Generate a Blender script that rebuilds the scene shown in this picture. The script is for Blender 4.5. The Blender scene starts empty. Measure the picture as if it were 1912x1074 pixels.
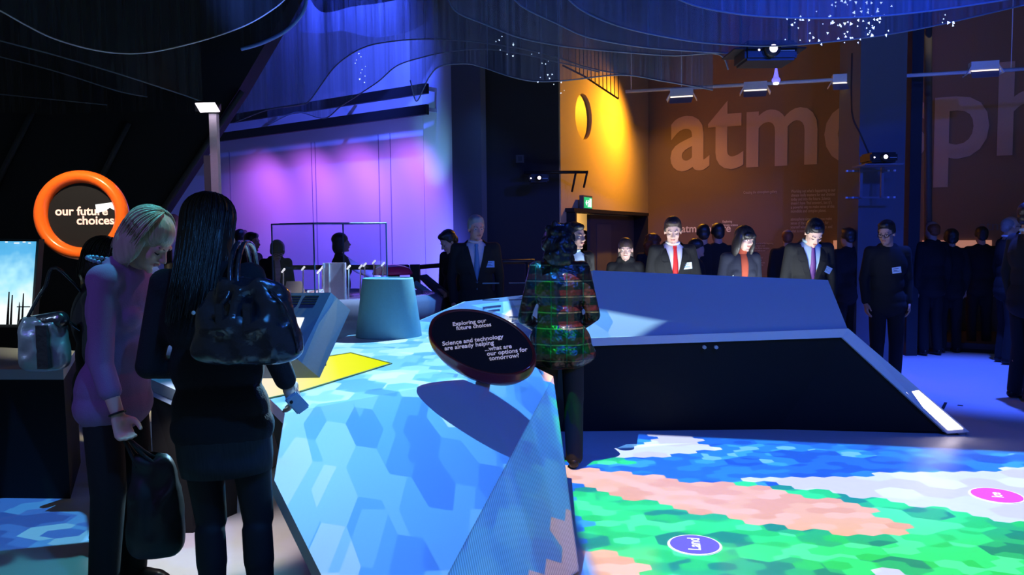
import bpy, bmesh, math, random
import numpy as np
from mathutils import Vector, Matrix, Euler
from mathutils.bvhtree import BVHTree
from mathutils import noise as mnoise
random.seed(7); rng = np.random.RandomState(5)
SC = bpy.context.scene; COL = SC.collection
PI = math.pi; R = math.radians
# ------------------------------------------------------------------ camera
CAMZ = 1.55; F = 1500.0; PITCH = math.atan(97/F); ROLL = R(-0.6)
cam = bpy.data.cameras.new('camera'); cam.sensor_width = 36; cam.lens = F/1912*36; cam.clip_start = .05
camo = bpy.data.objects.new('camera', cam); COL.objects.link(camo)
CM = Matrix.Rotation(PI/2-PITCH, 3, 'X') @ Matrix.Rotation(ROLL, 3, 'Z')
camo.matrix_world = Matrix.Translation((0, 0, CAMZ)) @ CM.to_4x4()
SC.camera = camo
def ray(px, py): return CM @ Vector(((px-956)/F, (537-py)/F, -1))
def P(px, py, z=0.0):
    r = ray(px, py); t = (z-CAMZ)/r.z; return Vector((r.x*t, r.y*t, z))
def D(px, py, d):
    r = ray(px, py); t = d/r.y; return Vector((r.x*t, d, CAMZ+r.z*t))
def PL(px, py, o, n):
    r = ray(px, py); c = Vector((0, 0, CAMZ)); t = (Vector(o)-c).dot(n)/r.dot(n); return c+r*t
# ------------------------------------------------------------------ world, view
SC.view_settings.view_transform = 'Standard'; SC.view_settings.look = 'None'
SC.view_settings.exposure = 0; SC.view_settings.gamma = 1; SC.view_settings.use_curve_mapping = False
w = bpy.data.worlds.new('world'); SC.world = w; w.use_nodes = True
w.node_tree.nodes['Background'].inputs[0].default_value = (.62, .82, 1, 1)
w.node_tree.nodes['Background'].inputs[1].default_value = .05
# ------------------------------------------------------------------ lights
def aim(o, tgt):
    o.rotation_euler = (Vector(tgt)-o.location).to_track_quat('-Z', 'Y').to_euler()
def spot(name, loc, tgt, power, color, size=60, blend=.5, soft=.05):
    l = bpy.data.lights.new(name, 'SPOT'); l.energy = power; l.color = color; l.spot_size = R(size)
    l.spot_blend = blend; l.shadow_soft_size = soft
    o = bpy.data.objects.new(name, l); COL.objects.link(o); o.location = loc; aim(o, tgt); return o
def area(name, loc, tgt, power, color, sx, sy, spread=180):
    l = bpy.data.lights.new(name, 'AREA'); l.energy = power; l.color = color; l.shape = 'RECTANGLE'
    l.size = sx; l.size_y = sy; l.spread = R(spread)
    o = bpy.data.objects.new(name, l); COL.objects.link(o); o.location = loc; aim(o, tgt); return o
class NG:
    """small helper to chain shader math nodes"""
    def __init__(s, nt): s.nt = nt; s.N = nt.nodes; s.L = nt.links
    def put(s, sock, v):
        if isinstance(v, (int, float)): sock.default_value = v
        elif isinstance(v, (tuple, list)):
            sock.default_value = v if len(v) == len(sock.default_value) else tuple(v)+(1,)
        else: s.L.new(v, sock)
    def m(s, op, a, b=0.0, c=None, clamp=False):
        n = s.N.new('ShaderNodeMath'); n.operation = op; n.use_clamp = clamp
        s.put(n.inputs[0], a); s.put(n.inputs[1], b)
        if c is not None: s.put(n.inputs[2], c)
        return n.outputs[0]
    def v(s, op, a, b=(0, 0, 0)):
        n = s.N.new('ShaderNodeVectorMath'); n.operation = op; s.put(n.inputs[0], a)
        if op != 'LENGTH': s.put(n.inputs[1], b)
        return n.outputs[1] if op in ('LENGTH', 'DOT_PRODUCT') else n.outputs[0]
    def mixc(s, f, a, b):
        n = s.N.new('ShaderNodeMix'); n.data_type = 'RGBA'; s.put(n.inputs[0], f); s.put(n.inputs[6], a); s.put(n.inputs[7], b); return n.outputs[2]
    def mixv(s, f, a, b):
        n = s.N.new('ShaderNodeMix'); n.data_type = 'VECTOR'; s.put(n.inputs[0], f); s.put(n.inputs[4], a); s.put(n.inputs[5], b); return n.outputs[1]
    def comb(s, x, y, z=0.0):
        n = s.N.new('ShaderNodeCombineXYZ'); s.put(n.inputs[0], x); s.put(n.inputs[1], y); s.put(n.inputs[2], z); return n.outputs[0]
    def sep(s, v): n = s.N.new('ShaderNodeSeparateXYZ'); s.L.new(v, n.inputs[0]); return n.outputs
    def noise(s, v, scale=5., det=2.):
        n = s.N.new('ShaderNodeTexNoise'); s.L.new(v, n.inputs['Vector']); n.inputs['Scale'].default_value = scale; n.inputs['Detail'].default_value = det; return n.outputs[0]
    def white(s, v): n = s.N.new('ShaderNodeTexWhiteNoise'); s.L.new(v, n.inputs[0]); return n.outputs[0]
    def ramp(s, f, stops, const=False):
        n = s.N.new('ShaderNodeValToRGB'); s.put(n.inputs[0], f); r = n.color_ramp
        if const: r.interpolation = 'CONSTANT'
        while len(r.elements) < len(stops): r.elements.new(.5)
        for e, (p, c) in zip(r.elements, stops): e.position = p; e.color = tuple(c)+(1,)
        return n.outputs[0]
    def hexc(s, xy, size, sx=1.0):
        """centre of the hexagonal cell that holds xy"""
        k = (size*sx, size*1.7320508, 1.)
        p = s.v('DIVIDE', xy, k)
        a = s.v('FLOOR', s.v('ADD', p, (.5, .5, 0)))
        b = s.v('ADD', s.v('FLOOR', p), (.5, .5, 0))
        da = s.v('LENGTH', s.v('MULTIPLY', s.v('SUBTRACT', p, a), (1, 1.732, 0)))
        db = s.v('LENGTH', s.v('MULTIPLY', s.v('SUBTRACT', p, b), (1, 1.732, 0)))
        c = s.mixv(s.m('LESS_THAN', da, db), b, a)
        return s.v('MULTIPLY', c, k), c
    def poly(s, xy, pts, soft=0.0):
        """1 inside a convex polygon (any winding)"""
        cx = sum(p[0] for p in pts)/len(pts); cy = sum(p[1] for p in pts)/len(pts); out = None
        for i in range(len(pts)):
            x0, y0 = pts[i][:2]; x1, y1 = pts[(i+1) % len(pts)][:2]
            n = Vector((y1-y0, x0-x1)).normalized()
            if n.x*(cx-x0)+n.y*(cy-y0) < 0: n = -n
            d = s.m('ADD', s.v('DOT_PRODUCT', xy, (n.x, n.y, 0)), -(n.x*x0+n.y*y0))
            out = d if out is None else s.m('MINIMUM', out, d)
        if soft: return s.m('DIVIDE', out, soft, clamp=True)
        return s.m('GREATER_THAN', out, 0.0)
def projector(name, loc, z, power, build, tgt, size, norm):
    """a gobo projector: the light carries a picture, laid out on the level z it shines at"""
    l = bpy.data.lights.new(name, 'SPOT'); l.energy = power*norm; l.spot_size = R(size); l.spot_blend = .02; l.shadow_soft_size = 0.0
    o = bpy.data.objects.new(name, l); COL.objects.link(o); o.location = loc; aim(o, tgt)
    l.use_nodes = True; g = NG(l.node_tree); em = g.N['Emission']
    tc = g.N.new('ShaderNodeNewGeometry'); s = g.sep(tc.outputs['Normal'])
    nz = g.m('MAXIMUM', g.m('MULTIPLY', s[2], -1.0), .05); H = loc[2]-z
    xy = g.comb(g.m('ADD', g.m('MULTIPLY', g.m('DIVIDE', s[0], nz), H), loc[0]),
                g.m('ADD', g.m('MULTIPLY', g.m('DIVIDE', s[1], nz), H), loc[1]))
    col, mask = build(g, xy)
    comp = g.m('DIVIDE', 1.0/norm, g.m('POWER', nz, 3.0))          # lens evens out the falloff
    g.put(em.inputs[0], col); g.put(em.inputs[1], g.m('MULTIPLY', mask, g.m('MINIMUM', comp, 12./norm)))
    return o
def fl(*pp): return [P(x, y, 0) for x, y in pp]
def tb(*pp): return [P(x, y, .75) for x, y in pp]
SEA = [(0, (.01, .10, .62)), (.3, (.015, .16, .78)), (.55, (.02, .24, .85)), (.75, (.04, .38, .85)), (.9, (.16, .55, .95))]
def map_build(g, xy):
    warp = g.v('ADD', xy, g.v('MULTIPLY', g.comb(g.noise(xy, 3.), g.noise(g.v('ADD', xy, (7, 3, 0)), 3.)), (.14, .14, 0)))
    warp = g.v('ADD', warp, (-.07, -.07, 0))
    c1, i1 = g.hexc(xy, .20, 1.2); c2, i2 = g.hexc(g.v('ADD', xy, (.03, .05, 0)), .095, 1.4)
    r1 = g.white(i1); r2 = g.white(i2)
    rr = g.m('ADD', g.m('MULTIPLY', r1, .65), g.m('MULTIPLY', r2, .35))
    wob = g.v('ADD', c2, g.v('MULTIPLY', g.comb(g.m('SUBTRACT', g.noise(c2, 2.5), .5), g.m('SUBTRACT', g.noise(g.v('ADD', c2, (5, 5, 0)), 2.5), .5)), (.22, .22, 0)))
    sea = g.ramp(rr, SEA, True)
    green = g.ramp(rr, [(0, (.01, .30, .16)), (.3, (.02, .52, .17)), (.45, (.02, .68, .12)), (.6, (.03, .85, .2)), (.78, (.08, .88, .34))], True)
    tan = g.ramp(r2, [(0, (.80, .42, .20)), (.35, (.86, .50, .26)), (.7, (.88, .55, .36))], True)
    ice = g.ramp(r1, [(0, (.62, .66, .82)), (.5, (.66, .78, .92)), (.8, (.75, .88, .98))], True)
    col = sea
    gm = g.poly(wob, fl((1060, 868), (1300, 890), (1500, 893), (1990, 985), (2400, 1300), (900, 1300), (1040, 1000)))
    col = g.mixc(gm, col, green)
    col = g.mixc(g.poly(wob, fl((1400, 893), (1990, 866), (2100, 1000))), col, ice)
    for pp, cc in (([(1050, 862), (1320, 893), (1600, 936), (1695, 972), (1660, 998), (1500, 984), (1300, 953), (1050, 898)], tan),
                   ([(1080, 1010), (1140, 1018), (1260, 1080), (1250, 1200), (1040, 1200)], tan),
                   ([(1060, 960), (1095, 965), (1105, 1008), (1070, 1008)], sea),
                   ([(1130, 822), (1255, 830), (1260, 852), (1085, 848)], ice),
                   ([(1290, 808), (1330, 808), (1375, 862), (1250, 862), (1240, 845), (1330, 836)], ice),
                   ([(1070, 849), (1140, 846), (1225, 862), (1190, 868), (1060, 860)], green),
                   ([(1640, 1050), (1700, 1040), (1720, 1085), (1620, 1085)], ice)):
        q = fl(*pp)
        hull = q
        col = g.mixc(g.poly(wob, hull), col, cc)
    g2 = g.poly(xy, [(.0, 5.9), (1.0, 5.7), (1.3, 6.35), (.2, 6.7)])
    gr = g.poly(xy, [(.26, 5.45), (.42, 5.4), (.54, 5.78), (.36, 5.85)])
    col = g.mixc(gr, col, (.01, .5, .05)); col = g.mixc(g.poly(xy, [(.45, 5.86), (.9, 5.8), (1.0, 6.3), (.5, 6.45)]), col, (0, 0, 0))  # picture blacked out there to shade her hair and the floor behind
    for (px, py, rad) in ((1297, 1018, .134), (1861, 926, .147)):
        c = P(px, py, 0)
        dd = g.v('LENGTH', g.v('SUBTRACT', xy, (c.x, c.y, 0)))
        col = g.mixc(g.m('LESS_THAN', dd, rad), col, (.8, .85, 1))
    mask = g.poly(xy, [(.36, 3.0), (.22, 6.55), (1.6, 6.42), (2.1, 6.22), (3.6, 5.55), (5.5, 5.1), (5.0, 3.0)], .06)
    return col, mask
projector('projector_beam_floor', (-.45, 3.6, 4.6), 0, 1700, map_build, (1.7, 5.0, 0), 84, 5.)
def table_build(g, xy):
    c1, i1 = g.hexc(xy, .17, 1.0); c2, i2 = g.hexc(g.v('ADD', xy, (.07, .02, 0)), .31, .8)
    rr = g.m('ADD', g.m('MULTIPLY', g.white(i1), .5), g.m('MULTIPLY', g.white(i2), .5))
    big = g.noise(c1, 1.1)
    rr = g.m('ADD', rr, g.m('MULTIPLY', g.m('SUBTRACT', big, .5), 1.0))
    s = g.sep(xy)
    rr = g.m('ADD', rr, g.m('MULTIPLY', g.m('ADD', s[0], .45), -.38))
    col = g.ramp(rr, [(0, (.03, .20, .85)), (.14, (.045, .27, .92)), (.28, (.07, .36, .95)), (.42, (.11, .45, .97)), (.56, (.18, .55, .98)), (.72, (.30, .65, .98)), (.88, (.42, .74, .98))], True)
    col = g.mixc(g.m('MULTIPLY', g.m('GREATER_THAN', s[0], .42), g.m('GREATER_THAN', s[1], 5.5)), col, g.ramp(g.white(i1), [(0, (.16, .5, .95)), (.4, (.28, .66, .98)), (.7, (.42, .78, 1))], True))
    col = g.mixc(g.poly(xy, tb((905, 614), (1010, 600), (1060, 640), (985, 655))), col, (.9, .9, .85))
    return col, g.m('MAXIMUM', g.poly(xy, [(-2.25, 7.), (-1.1, 2.0), (.50, 2.0), (.20, 5.2), (.1, 7.55), (-2.25, 7.55)], .03), g.poly(xy, [(.2, 6.0), (.6, 6.1), (1.65, 6.16), (1.6, 6.24), (.67, 6.38), (.2, 6.45)], .03))
def side_build(g, xy):
    c1, i1 = g.hexc(xy, .16, 1.0); c2, i2 = g.hexc(g.v('ADD', xy, (.05, .02, 0)), .26, .8)
    rr = g.m('ADD', g.m('MULTIPLY', g.white(i1), .5), g.m('MULTIPLY', g.white(i2), .5))
    col = g.ramp(rr, [(0, (.03, .17, .8)), (.3, (.04, .26, .9)), (.5, (.05, .36, .95)), (.7, (.08, .45, .97))], True)
    col = g.mixc(g.poly(c1, [(.05, 2.9), (.30, 2.8), (.6, 3.4), (.42, 3.9), (.30, 3.6)]), col, (.85, .55, .45))
    return col, g.poly(xy, [(.1207, 5.037), (.419, 3.463), (-.29, 2.287)], .01)
projector('projector_beam_table', (-.25, 7.2, 3.05), .75, 400, table_build, (-.5, 5.4, .75), 118, 7.)
projector('pattern_fill_side', (1.6, 2.4, 4.0), .4, 330, side_build, (.1, 3.5, .4), 46, 4.)  # added fill carrying hexagons, so the side slope shows the pattern
spot('table_blue_fill', (.9, 1.2, 4.0), (-.1, 3.9, .6), 300, (.03, .14, 1), 46, .6)
def sea_build(g, xy):
    c1, i1 = g.hexc(xy, .22, 1.4); c2, i2 = g.hexc(xy, .13, 1.6)
    rr = g.m('ADD', g.m('MULTIPLY', g.white(i1), .6), g.m('MULTIPLY', g.white(i2), .4))
    return g.ramp(rr, [(0, (.015, .10, .5)), (.35, (.03, .18, .7)), (.6, (.05, .32, .85)), (.8, (.14, .55, .95))], True), \
        g.poly(xy, fl((-200, 884), (52, 884), (96, 915), (152, 906), (175, 1022), (0, 1030), (-200, 1050)), .02)
projector('projector_beam_left', (-3.4, 3.2, 4.6), 0, 900, sea_build, (-2.9, 4.2, 0), 60, 1.5)

BLUE = (.08, .18, 1); PURP = (.62, .22, 1); CYAN = (.2, .75, 1)
spot('wall_wash_blue', (-1.6, 9.6, 4.9), (-3.6, 13.2, 3.2), 2300, (.05, .10, 1), 115, .8)
spot('wall_wash_low', (-.9, 9.3, .9), (-2.6, 12.3, 1.6), 380, (.12, .13, 1), 110, .8)
for k_, (x_, y_) in enumerate(((-1.7, 10.35), (-2.55, 10.95), (-3.4, 11.55), (-4.3, 12.2))):
    spot('wall_wash_purple', (x_, y_, 2.75), (x_-.02+.28, y_+.9, 2.05), 54, (.60, .13, 1), 110, .9)
spot('column_cyan', (-1.5, 9.9, 1.4), (-1.02, 10.8, 2.7), 75, (.25, .75, 1), 30, 1)
spot('column_blue', (-.2, 9.4, 3.2), (-.9, 10.9, 1.8), 14, (.1, .3, 1), 90, 1)
spot('yellow_flood', (2.35, 12.2, 3.6), (1.35, 12.0, 2.6), 340, (1, .43, .02), 165, 1, .04)
spot('brown_flood', (2.3, 12.6, 3.7), (2.9, 13.6, 2.0), 45, (1, .50, .12), 95, 1, .06)
area('brown_wash', (4.8, 10.2, 3.9), (5.2, 12.6, 2.6), 1.5, (.9, .85, .7), 4, .3)
spot('floor_blue_right', (4.9, 8.0, 4.6), (5.0, 8.2, 0), 1900, (.045, .11, 1), 50, .6)
spot('panel_blue', (2.2, 1.4, 3.9), (2.1, 6.4, 1.0), 560, (.015, .10, 1), 58, .5)
spot('pillar_blue', (3.2, 6.4, 4.4), (4.4, 9.5, 3.9), 150, (.10, .22, 1), 50, .9)
spot('scrim_blue_right', (3.4, 3.2, 3.6), (2.6, 7.5, 4.4), 750, (.02, .08, 1), 95, .9)
spot('scrim_blue_middle', (-1.4, 4.2, 3.0), (-.4, 8.2, 4.0), 90, (.08, .2, 1), 95, .9)
spot('ring_spot', (-2.3, 3.6, 3.0), (-2.66, 5.0, 1.75), 300, (1, .84, .5), 34, .6)
spot('hair_cyan', (-1.35, 3.6, 3.0), (-1.60, 3.42, 1.6), 110, (.10, .8, 1), 40, .6)
spot('back_violet', (-2.6, 1.2, 3.2), (-1.7, 3.3, 1.25), 95, (.24, .14, 1), 26, .7)
spot('back_pink', (-.9, 3.9, 2.2), (-1.5, 3.35, 1.2), 8, (1, .25, .6), 40, .7)
spot('bag_blue', (.4, .8, 3.4), (-.95, 2.75, 1.2), 150, (.06, .34, 1), 20, .6)
spot('plinth_warm', (-1.62, 3.7, 1.0), (-1.55, 4.0, 0), 42, (1, .84, .78), 62, .5)
spot('case_warm', (-1.75, 7.7, 2.9), (-1.75, 7.5, 1.0), 130, (1, .82, .78), 30, .6)
spot('doorway_warm', (1.5, 14.2, 1.9), (1.6, 15.6, 1.2), 160, (1, .62, .22), 150, 1)
spot('plaid_green', (-.6, 2.6, 3.3), (.2, 5.2, 1.3), 20, (.03, 1, .10), 6, .5)
spot('plaid_white', (-.2, 2.6, 3.0), (.45, 5.2, 1.25), 4, (.9, .95, 1), 9, .6)
spot('right_man_blue', (3.4, 7.0, 3.4), (5.1, 8.6, 1.5), 30, (.1, .25, 1), 30, .6)
spot('silver_bag_fill', (-3.0, 2.6, 2.2), (-2.1, 3.72, 1.05), 40, (.45, .65, 1), 20, .7)  # spot added to brighten the bag
spot('pole_pink', (-2.1, 4.9, 2.6), (-2.18, 5.95, 1.8), 14, (1, .6, 1), 40, .6)
# ------------------------------------------------------------------ materials
MATS = {}
def mat(name, col, rough=.7, metal=0., spec=.3, bump=0., bs=60., var=.08, emit=None, es=1., trans=0., sheen=0., coat=0., stretch=(1, 1, 1)):
    if name in MATS: return MATS[name]
    m = bpy.data.materials.new(name); m.use_nodes = True; g = NG(m.node_tree); b = g.N['Principled BSDF']
    tc = g.N.new('ShaderNodeTexCoord').outputs['Object']
    tcs = g.v('MULTIPLY', tc, stretch)
    n = g.noise(tcs, bs, 3.)
    f = g.m('ADD', g.m('MULTIPLY', n, 2*var), 1-var)
    vm = g.v('MULTIPLY', (col[0], col[1], col[2]), g.comb(f, f, f))
    g.L.new(vm, b.inputs['Base Color'])
    b.inputs['Roughness'].default_value = rough; b.inputs['Metallic'].default_value = metal
    b.inputs['Specular IOR Level'].default_value = spec
    if coat: b.inputs['Coat Weight'].default_value = coat; b.inputs['Coat Roughness'].default_value = .08
    if sheen: b.inputs['Sheen Weight'].default_value = sheen
    if trans: b.inputs['Transmission Weight'].default_value = trans
    if bump:
        bn = g.N.new('ShaderNodeBump'); bn.inputs['Strength'].default_value = bump; bn.inputs['Distance'].default_value = .01
        g.L.new(n, bn.inputs['Height']); g.L.new(bn.outputs[0], b.inputs['Normal'])
    if emit: b.inputs['Emission Color'].default_value = tuple(emit)+(1,); b.inputs['Emission Strength'].default_value = es
    MATS[name] = m; return m
SKIN = mat('skin', (.62, .40, .31), .55, bs=30, var=.05)
SKIND = mat('skin_tan', (.45, .27, .20), .55, bs=30, var=.05)
BLK = mat('black_cloth', (.012, .013, .014), .9, sheen=.0, bump=.15, bs=220)
NAVY = mat('navy_cloth', (.018, .022, .038), .9, bump=.15, bs=220)
SHIRTW = mat('white_shirt', (.75, .76, .80), .8, bump=.05, bs=80)
SHIRTB = mat('pale_blue_shirt', (.45, .62, .72), .8, bump=.05, bs=80)
TIER = mat('red_tie', (.55, .02, .02), .5, bs=150, var=.3)
TIEP = mat('purple_tie', (.16, .06, .22), .5, bs=300, var=.5)
TIEB = mat('blue_tie', (.10, .22, .42), .5)
HAIRB = mat('black_hair', (.012, .011, .012), .38, spec=.6, bump=.5, bs=90, stretch=(1, 1, .08))
HAIRN = mat('brown_hair', (.05, .03, .02), .45, spec=.5, bump=.5, bs=90, stretch=(1, 1, .08))
HAIRR = mat('auburn_hair', (.22, .06, .02), .5, bump=.5, bs=60)
HAIRG = mat('grey_hair', (.28, .26, .26), .6, bump=.4, bs=60)
HAIRL = mat('blonde_hair', (.42, .36, .25), .38, spec=.6, bump=.6, bs=80, stretch=(1, 1, .1), var=.35)
SHOE = mat('black_shoe', (.012, .012, .014), .35)
DARK = mat('feature_dark', (.02, .014, .012), .6)
LIP = mat('lips', (.42, .15, .13), .5)
TEETH = mat('teeth', (.75, .72, .68), .4)
BADGE = mat('badge_card', (.62, .80, .92), .6)
PRINT = mat('badge_print', (.05, .12, .25), .7)
BLKP = mat('black_panel', (.009, .0095, .010), .75, spec=.2, bs=14)
BLKM = mat('black_metal', (.014, .015, .017), .5)
TABLE = mat('matt_white_laminate', (.72, .74, .76), .65, bs=200, var=.03)
GREYM = mat('grey_laminate', (.40, .45, .52), .6, bs=120, var=.04)
WHITEM = mat('white_metal', (.72, .72, .72), .45)
WORD = mat('white_lettering', (.85, .83, .85), .7, emit=(1, .85, .9), es=.25)
SCREENB = mat('lit_screen_strong', (.2, .2, .2), .4, emit=(.86, .93, 1), es=15)
SCREENW = mat('lit_screen_white', (.2, .2, .2), .4, emit=(.86, .93, 1), es=1.3)
# ------------------------------------------------------------------ helpers
def tag(o, label=None, cat=None, group=None, kind=None):
    if label: o['label'] = label
    if cat: o['category'] = cat
    if group: o['group'] = group
    if kind: o['kind'] = kind
    return o
def thing(name, loc=(0, 0, 0), label=None, cat=None, rz=0, group=None, s=1.0):
    o = bpy.data.objects.new(name, None); COL.objects.link(o); o.location = loc; o.rotation_euler = (0, 0, rz); o.scale = (s, s, s)
    o.empty_display_size = .1
    return tag(o, label, cat, group)
def link(name, me, m=None, parent=None, smooth=False):
    if m is not None and not me.materials: me.materials.append(m)
    if smooth:
        for p in me.polygons: p.use_smooth = True
    o = bpy.data.objects.new(name, me); COL.objects.link(o)
    if parent is not None: o.parent = parent
    return o
def wmesh(name, verts, faces, m, parent=None, smooth=False):
    """world-space vertices, brought into the parent's frame"""
    me = bpy.data.meshes.new(name)
    if parent is not None:
        Mi = (Matrix.Translation(parent.location) @ parent.rotation_euler.to_matrix().to_4x4() @ Matrix.Diagonal((*parent.scale, 1))).inverted()
        verts = [Mi @ Vector(v) for v in verts]
    me.from_pydata([tuple(v) for v in verts], [], faces)
    bm = bmesh.new(); bm.from_mesh(me); bmesh.ops.recalc_face_normals(bm, faces=bm.faces); bm.to_mesh(me); bm.free()
    return link(name, me, m, parent, smooth)
def obox(c, sx, sy, sz, rot=None):
    """box verts / faces about c"""
    M = rot.to_matrix() if rot else Matrix.Identity(3)
    v = [Vector(c)+M @ Vector((x*sx/2, y*sy/2, z*sz/2)) for x in (-1, 1) for y in (-1, 1) for z in (-1, 1)]
    return v, [(0, 1, 3, 2), (4, 6, 7, 5), (0, 4, 5, 1), (2, 3, 7, 6), (0, 2, 6, 4), (1, 5, 7, 3)]
def box(name, c, size, m, parent=None, rot=None, bevel=.004):
    v, f = obox(c, *size, rot=rot); o = wmesh(name, v, f, m, parent)
    if bevel:
        bm = bmesh.new(); bm.from_mesh(o.data); bmesh.ops.bevel(bm, geom=bm.edges[:], offset=min(bevel, min(size)*.3), segments=2, affect='EDGES'); bm.to_mesh(o.data); bm.free()
    return o
def join(parts):
    V = []; Fc = []
    for v, f in parts:
        n = len(V); V += [tuple(q) for q in v]; Fc += [tuple(i+n for i in q) for q in f]
    return V, Fc
def tubeg(pts, r, n=8):
    pts = [Vector(p) for p in pts]; V = []; Fc = []; k = len(pts)
    rr = r if isinstance(r, (list, tuple)) else [r]*k
    up = Vector((0, 0, 1))
    for i, p in enumerate(pts):
        t = (pts[min(i+1, k-1)]-pts[max(i-1, 0)]).normalized()
        a = t.cross(up)
        if a.length < .05: a = t.cross(Vector((0, 1, 0)))
        a.normalize(); b = t.cross(a).normalized()
        for j in range(n): V.append(p+(a*math.cos(2*PI*j/n)+b*math.sin(2*PI*j/n))*rr[i])
    for i in range(k-1):
        for j in range(n): Fc.append((i*n+j, i*n+(j+1) % n, (i+1)*n+(j+1) % n, (i+1)*n+j))
    Fc.append(tuple(range(n))[::-1]); Fc.append(tuple((k-1)*n+j for j in range(n)))
    return V, Fc
def tube(name, pts, r, m, parent=None, n=8):
    v, f = tubeg(pts, r, n); return wmesh(name, v, f, m, parent, True)
def spline(pts, k=8, closed=False):
    pts = [Vector(p) for p in pts]; out = []; n = len(pts)
    for i in range(n if closed else n-1):
        if closed: a, b, c, d = pts[(i-1) % n], pts[i], pts[(i+1) % n], pts[(i+2) % n]
        else: a, b, c, d = pts[max(i-1, 0)], pts[i], pts[i+1], pts[min(i+2, n-1)]
        for j in range(k):
            t = j/k; out.append(.5*((2*b)+(c-a)*t+(2*a-5*b+4*c-d)*t*t+(3*b-a-3*c+d)*t**3))
    if not closed: out.append(pts[-1])
    return out
def slab(name, top, th, m, parent=None, down=(0, 0, -1)):
    """polygon given a thickness"""
    n = len(top); dv = Vector(down)*th
    v = [Vector(p) for p in top]+[Vector(p)+dv for p in top]
    f = [tuple(range(n)), tuple(range(2*n-1, n-1, -1))]+[(i, (i+1) % n, n+(i+1) % n, n+i) for i in range(n)]
    return wmesh(name, v, f, m, parent)
def text(name, s, size, M, m, parent=None, ext=.001, bold=.0, align='LEFT', space=1.0, shear=0):
    """lettering laid in the plane given by the 4x4 matrix M (x = reading direction)"""
    c = bpy.data.curves.new(name, 'FONT'); c.body = s; c.size = size; c.extrude = ext; c.offset = bold*size; c.align_x = align; c.space_line = space
    c.resolution_u = 4
    o = bpy.data.objects.new('t', c); COL.objects.link(o); bpy.context.view_layer.update()
    me = bpy.data.meshes.new_from_object(o.evaluated_get(bpy.context.evaluated_depsgraph_get()))
    bpy.data.objects.remove(o); me.name = name
    if parent is not None:
        M = (Matrix.Translation(parent.location) @ parent.rotation_euler.to_matrix().to_4x4()).inverted() @ M
    me.transform(M); me.materials.clear()
    return link(name, me, m, parent)
def frame(o, x, n):
    x = Vector(x).normalized(); n = Vector(n).normalized(); y = n.cross(x).normalized(); n = x.cross(y)
    M = Matrix((x, y, n)).transposed().to_4x4(); M.translation = Vector(o); return M
# ------------------------------------------------------------------ blobs: unions of capsules and ellipsoids grown into one skin
def _sphere(nu=20, nv=14):
    V = [(0, 0, 1)]+[(math.sin(PI*i/nv)*math.cos(2*PI*j/nu), math.sin(PI*i/nv)*math.sin(2*PI*j/nu), math.cos(PI*i/nv)) for i in range(1, nv) for j in range(nu)]+[(0, 0, -1)]
    Fc = [(0, 1+j, 1+(j+1) % nu) for j in range(nu)]
    for i in range(nv-2):
        for j in range(nu): Fc.append((1+i*nu+j, 1+(i+1)*nu+j, 1+(i+1)*nu+(j+1) % nu, 1+i*nu+(j+1) % nu))
    e = 1+(nv-1)*nu; b = 1+(nv-2)*nu
    Fc += [(e, b+(j+1) % nu, b+j) for j in range(nu)]
    return np.array(V), Fc
SV, SF = _sphere()
def ell(c, r, rot=None):
    v = SV*np.array(r)
    if rot is not None:
        v = v @ np.array(rot.to_matrix() if hasattr(rot, 'to_matrix') else rot).T
    return v+np.array(c), SF
def cap(p0, r0, p1, r1):
    p0 = Vector(p0); p1 = Vector(p1); ax = (p1-p0)
    q = ax.to_track_quat('Z', 'Y').to_matrix() if ax.length > 1e-6 else Matrix.Identity(3)
    v = SV.copy(); up = v[:, 2] >= -1e-9
    rr = np.where(up, r1, r0)[:, None]; v = v*rr
    v[:, 2] += np.where(up, ax.length, 0)
    return v @ np.array(q).T+np.array(p0), SF
def chain(pts, rs): return [cap(pts[i], rs[i], pts[i+1], rs[i+1]) for i in range(len(pts)-1)]
def blobmesh(prims, vox, smooth=2, fac=.5):
    V = []; Fc = []; n = 0
    for v, f in prims:
        V.append(np.array(v)); Fc += [tuple(i+n for i in q) for q in f]; n += len(v)
    me = bpy.data.meshes.new('b'); me.from_pydata(np.concatenate(V).tolist(), [], Fc)
    o = bpy.data.objects.new('b', me); COL.objects.link(o)
    md = o.modifiers.new('r', 'REMESH'); md.mode = 'VOXEL'; md.voxel_size = vox
    if smooth: sm = o.modifiers.new('s', 'SMOOTH'); sm.iterations = smooth; sm.factor = fac
    dg = bpy.context.evaluated_depsgraph_get(); dg.update()
    out = bpy.data.meshes.new_from_object(o.evaluated_get(dg))
    bpy.data.objects.remove(o); bpy.data.meshes.remove(me)
    return out
def bvh(me):
    return BVHTree.FromPolygons([v.co for v in me.vertices], [tuple(p.vertices) for p in me.polygons])
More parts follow.
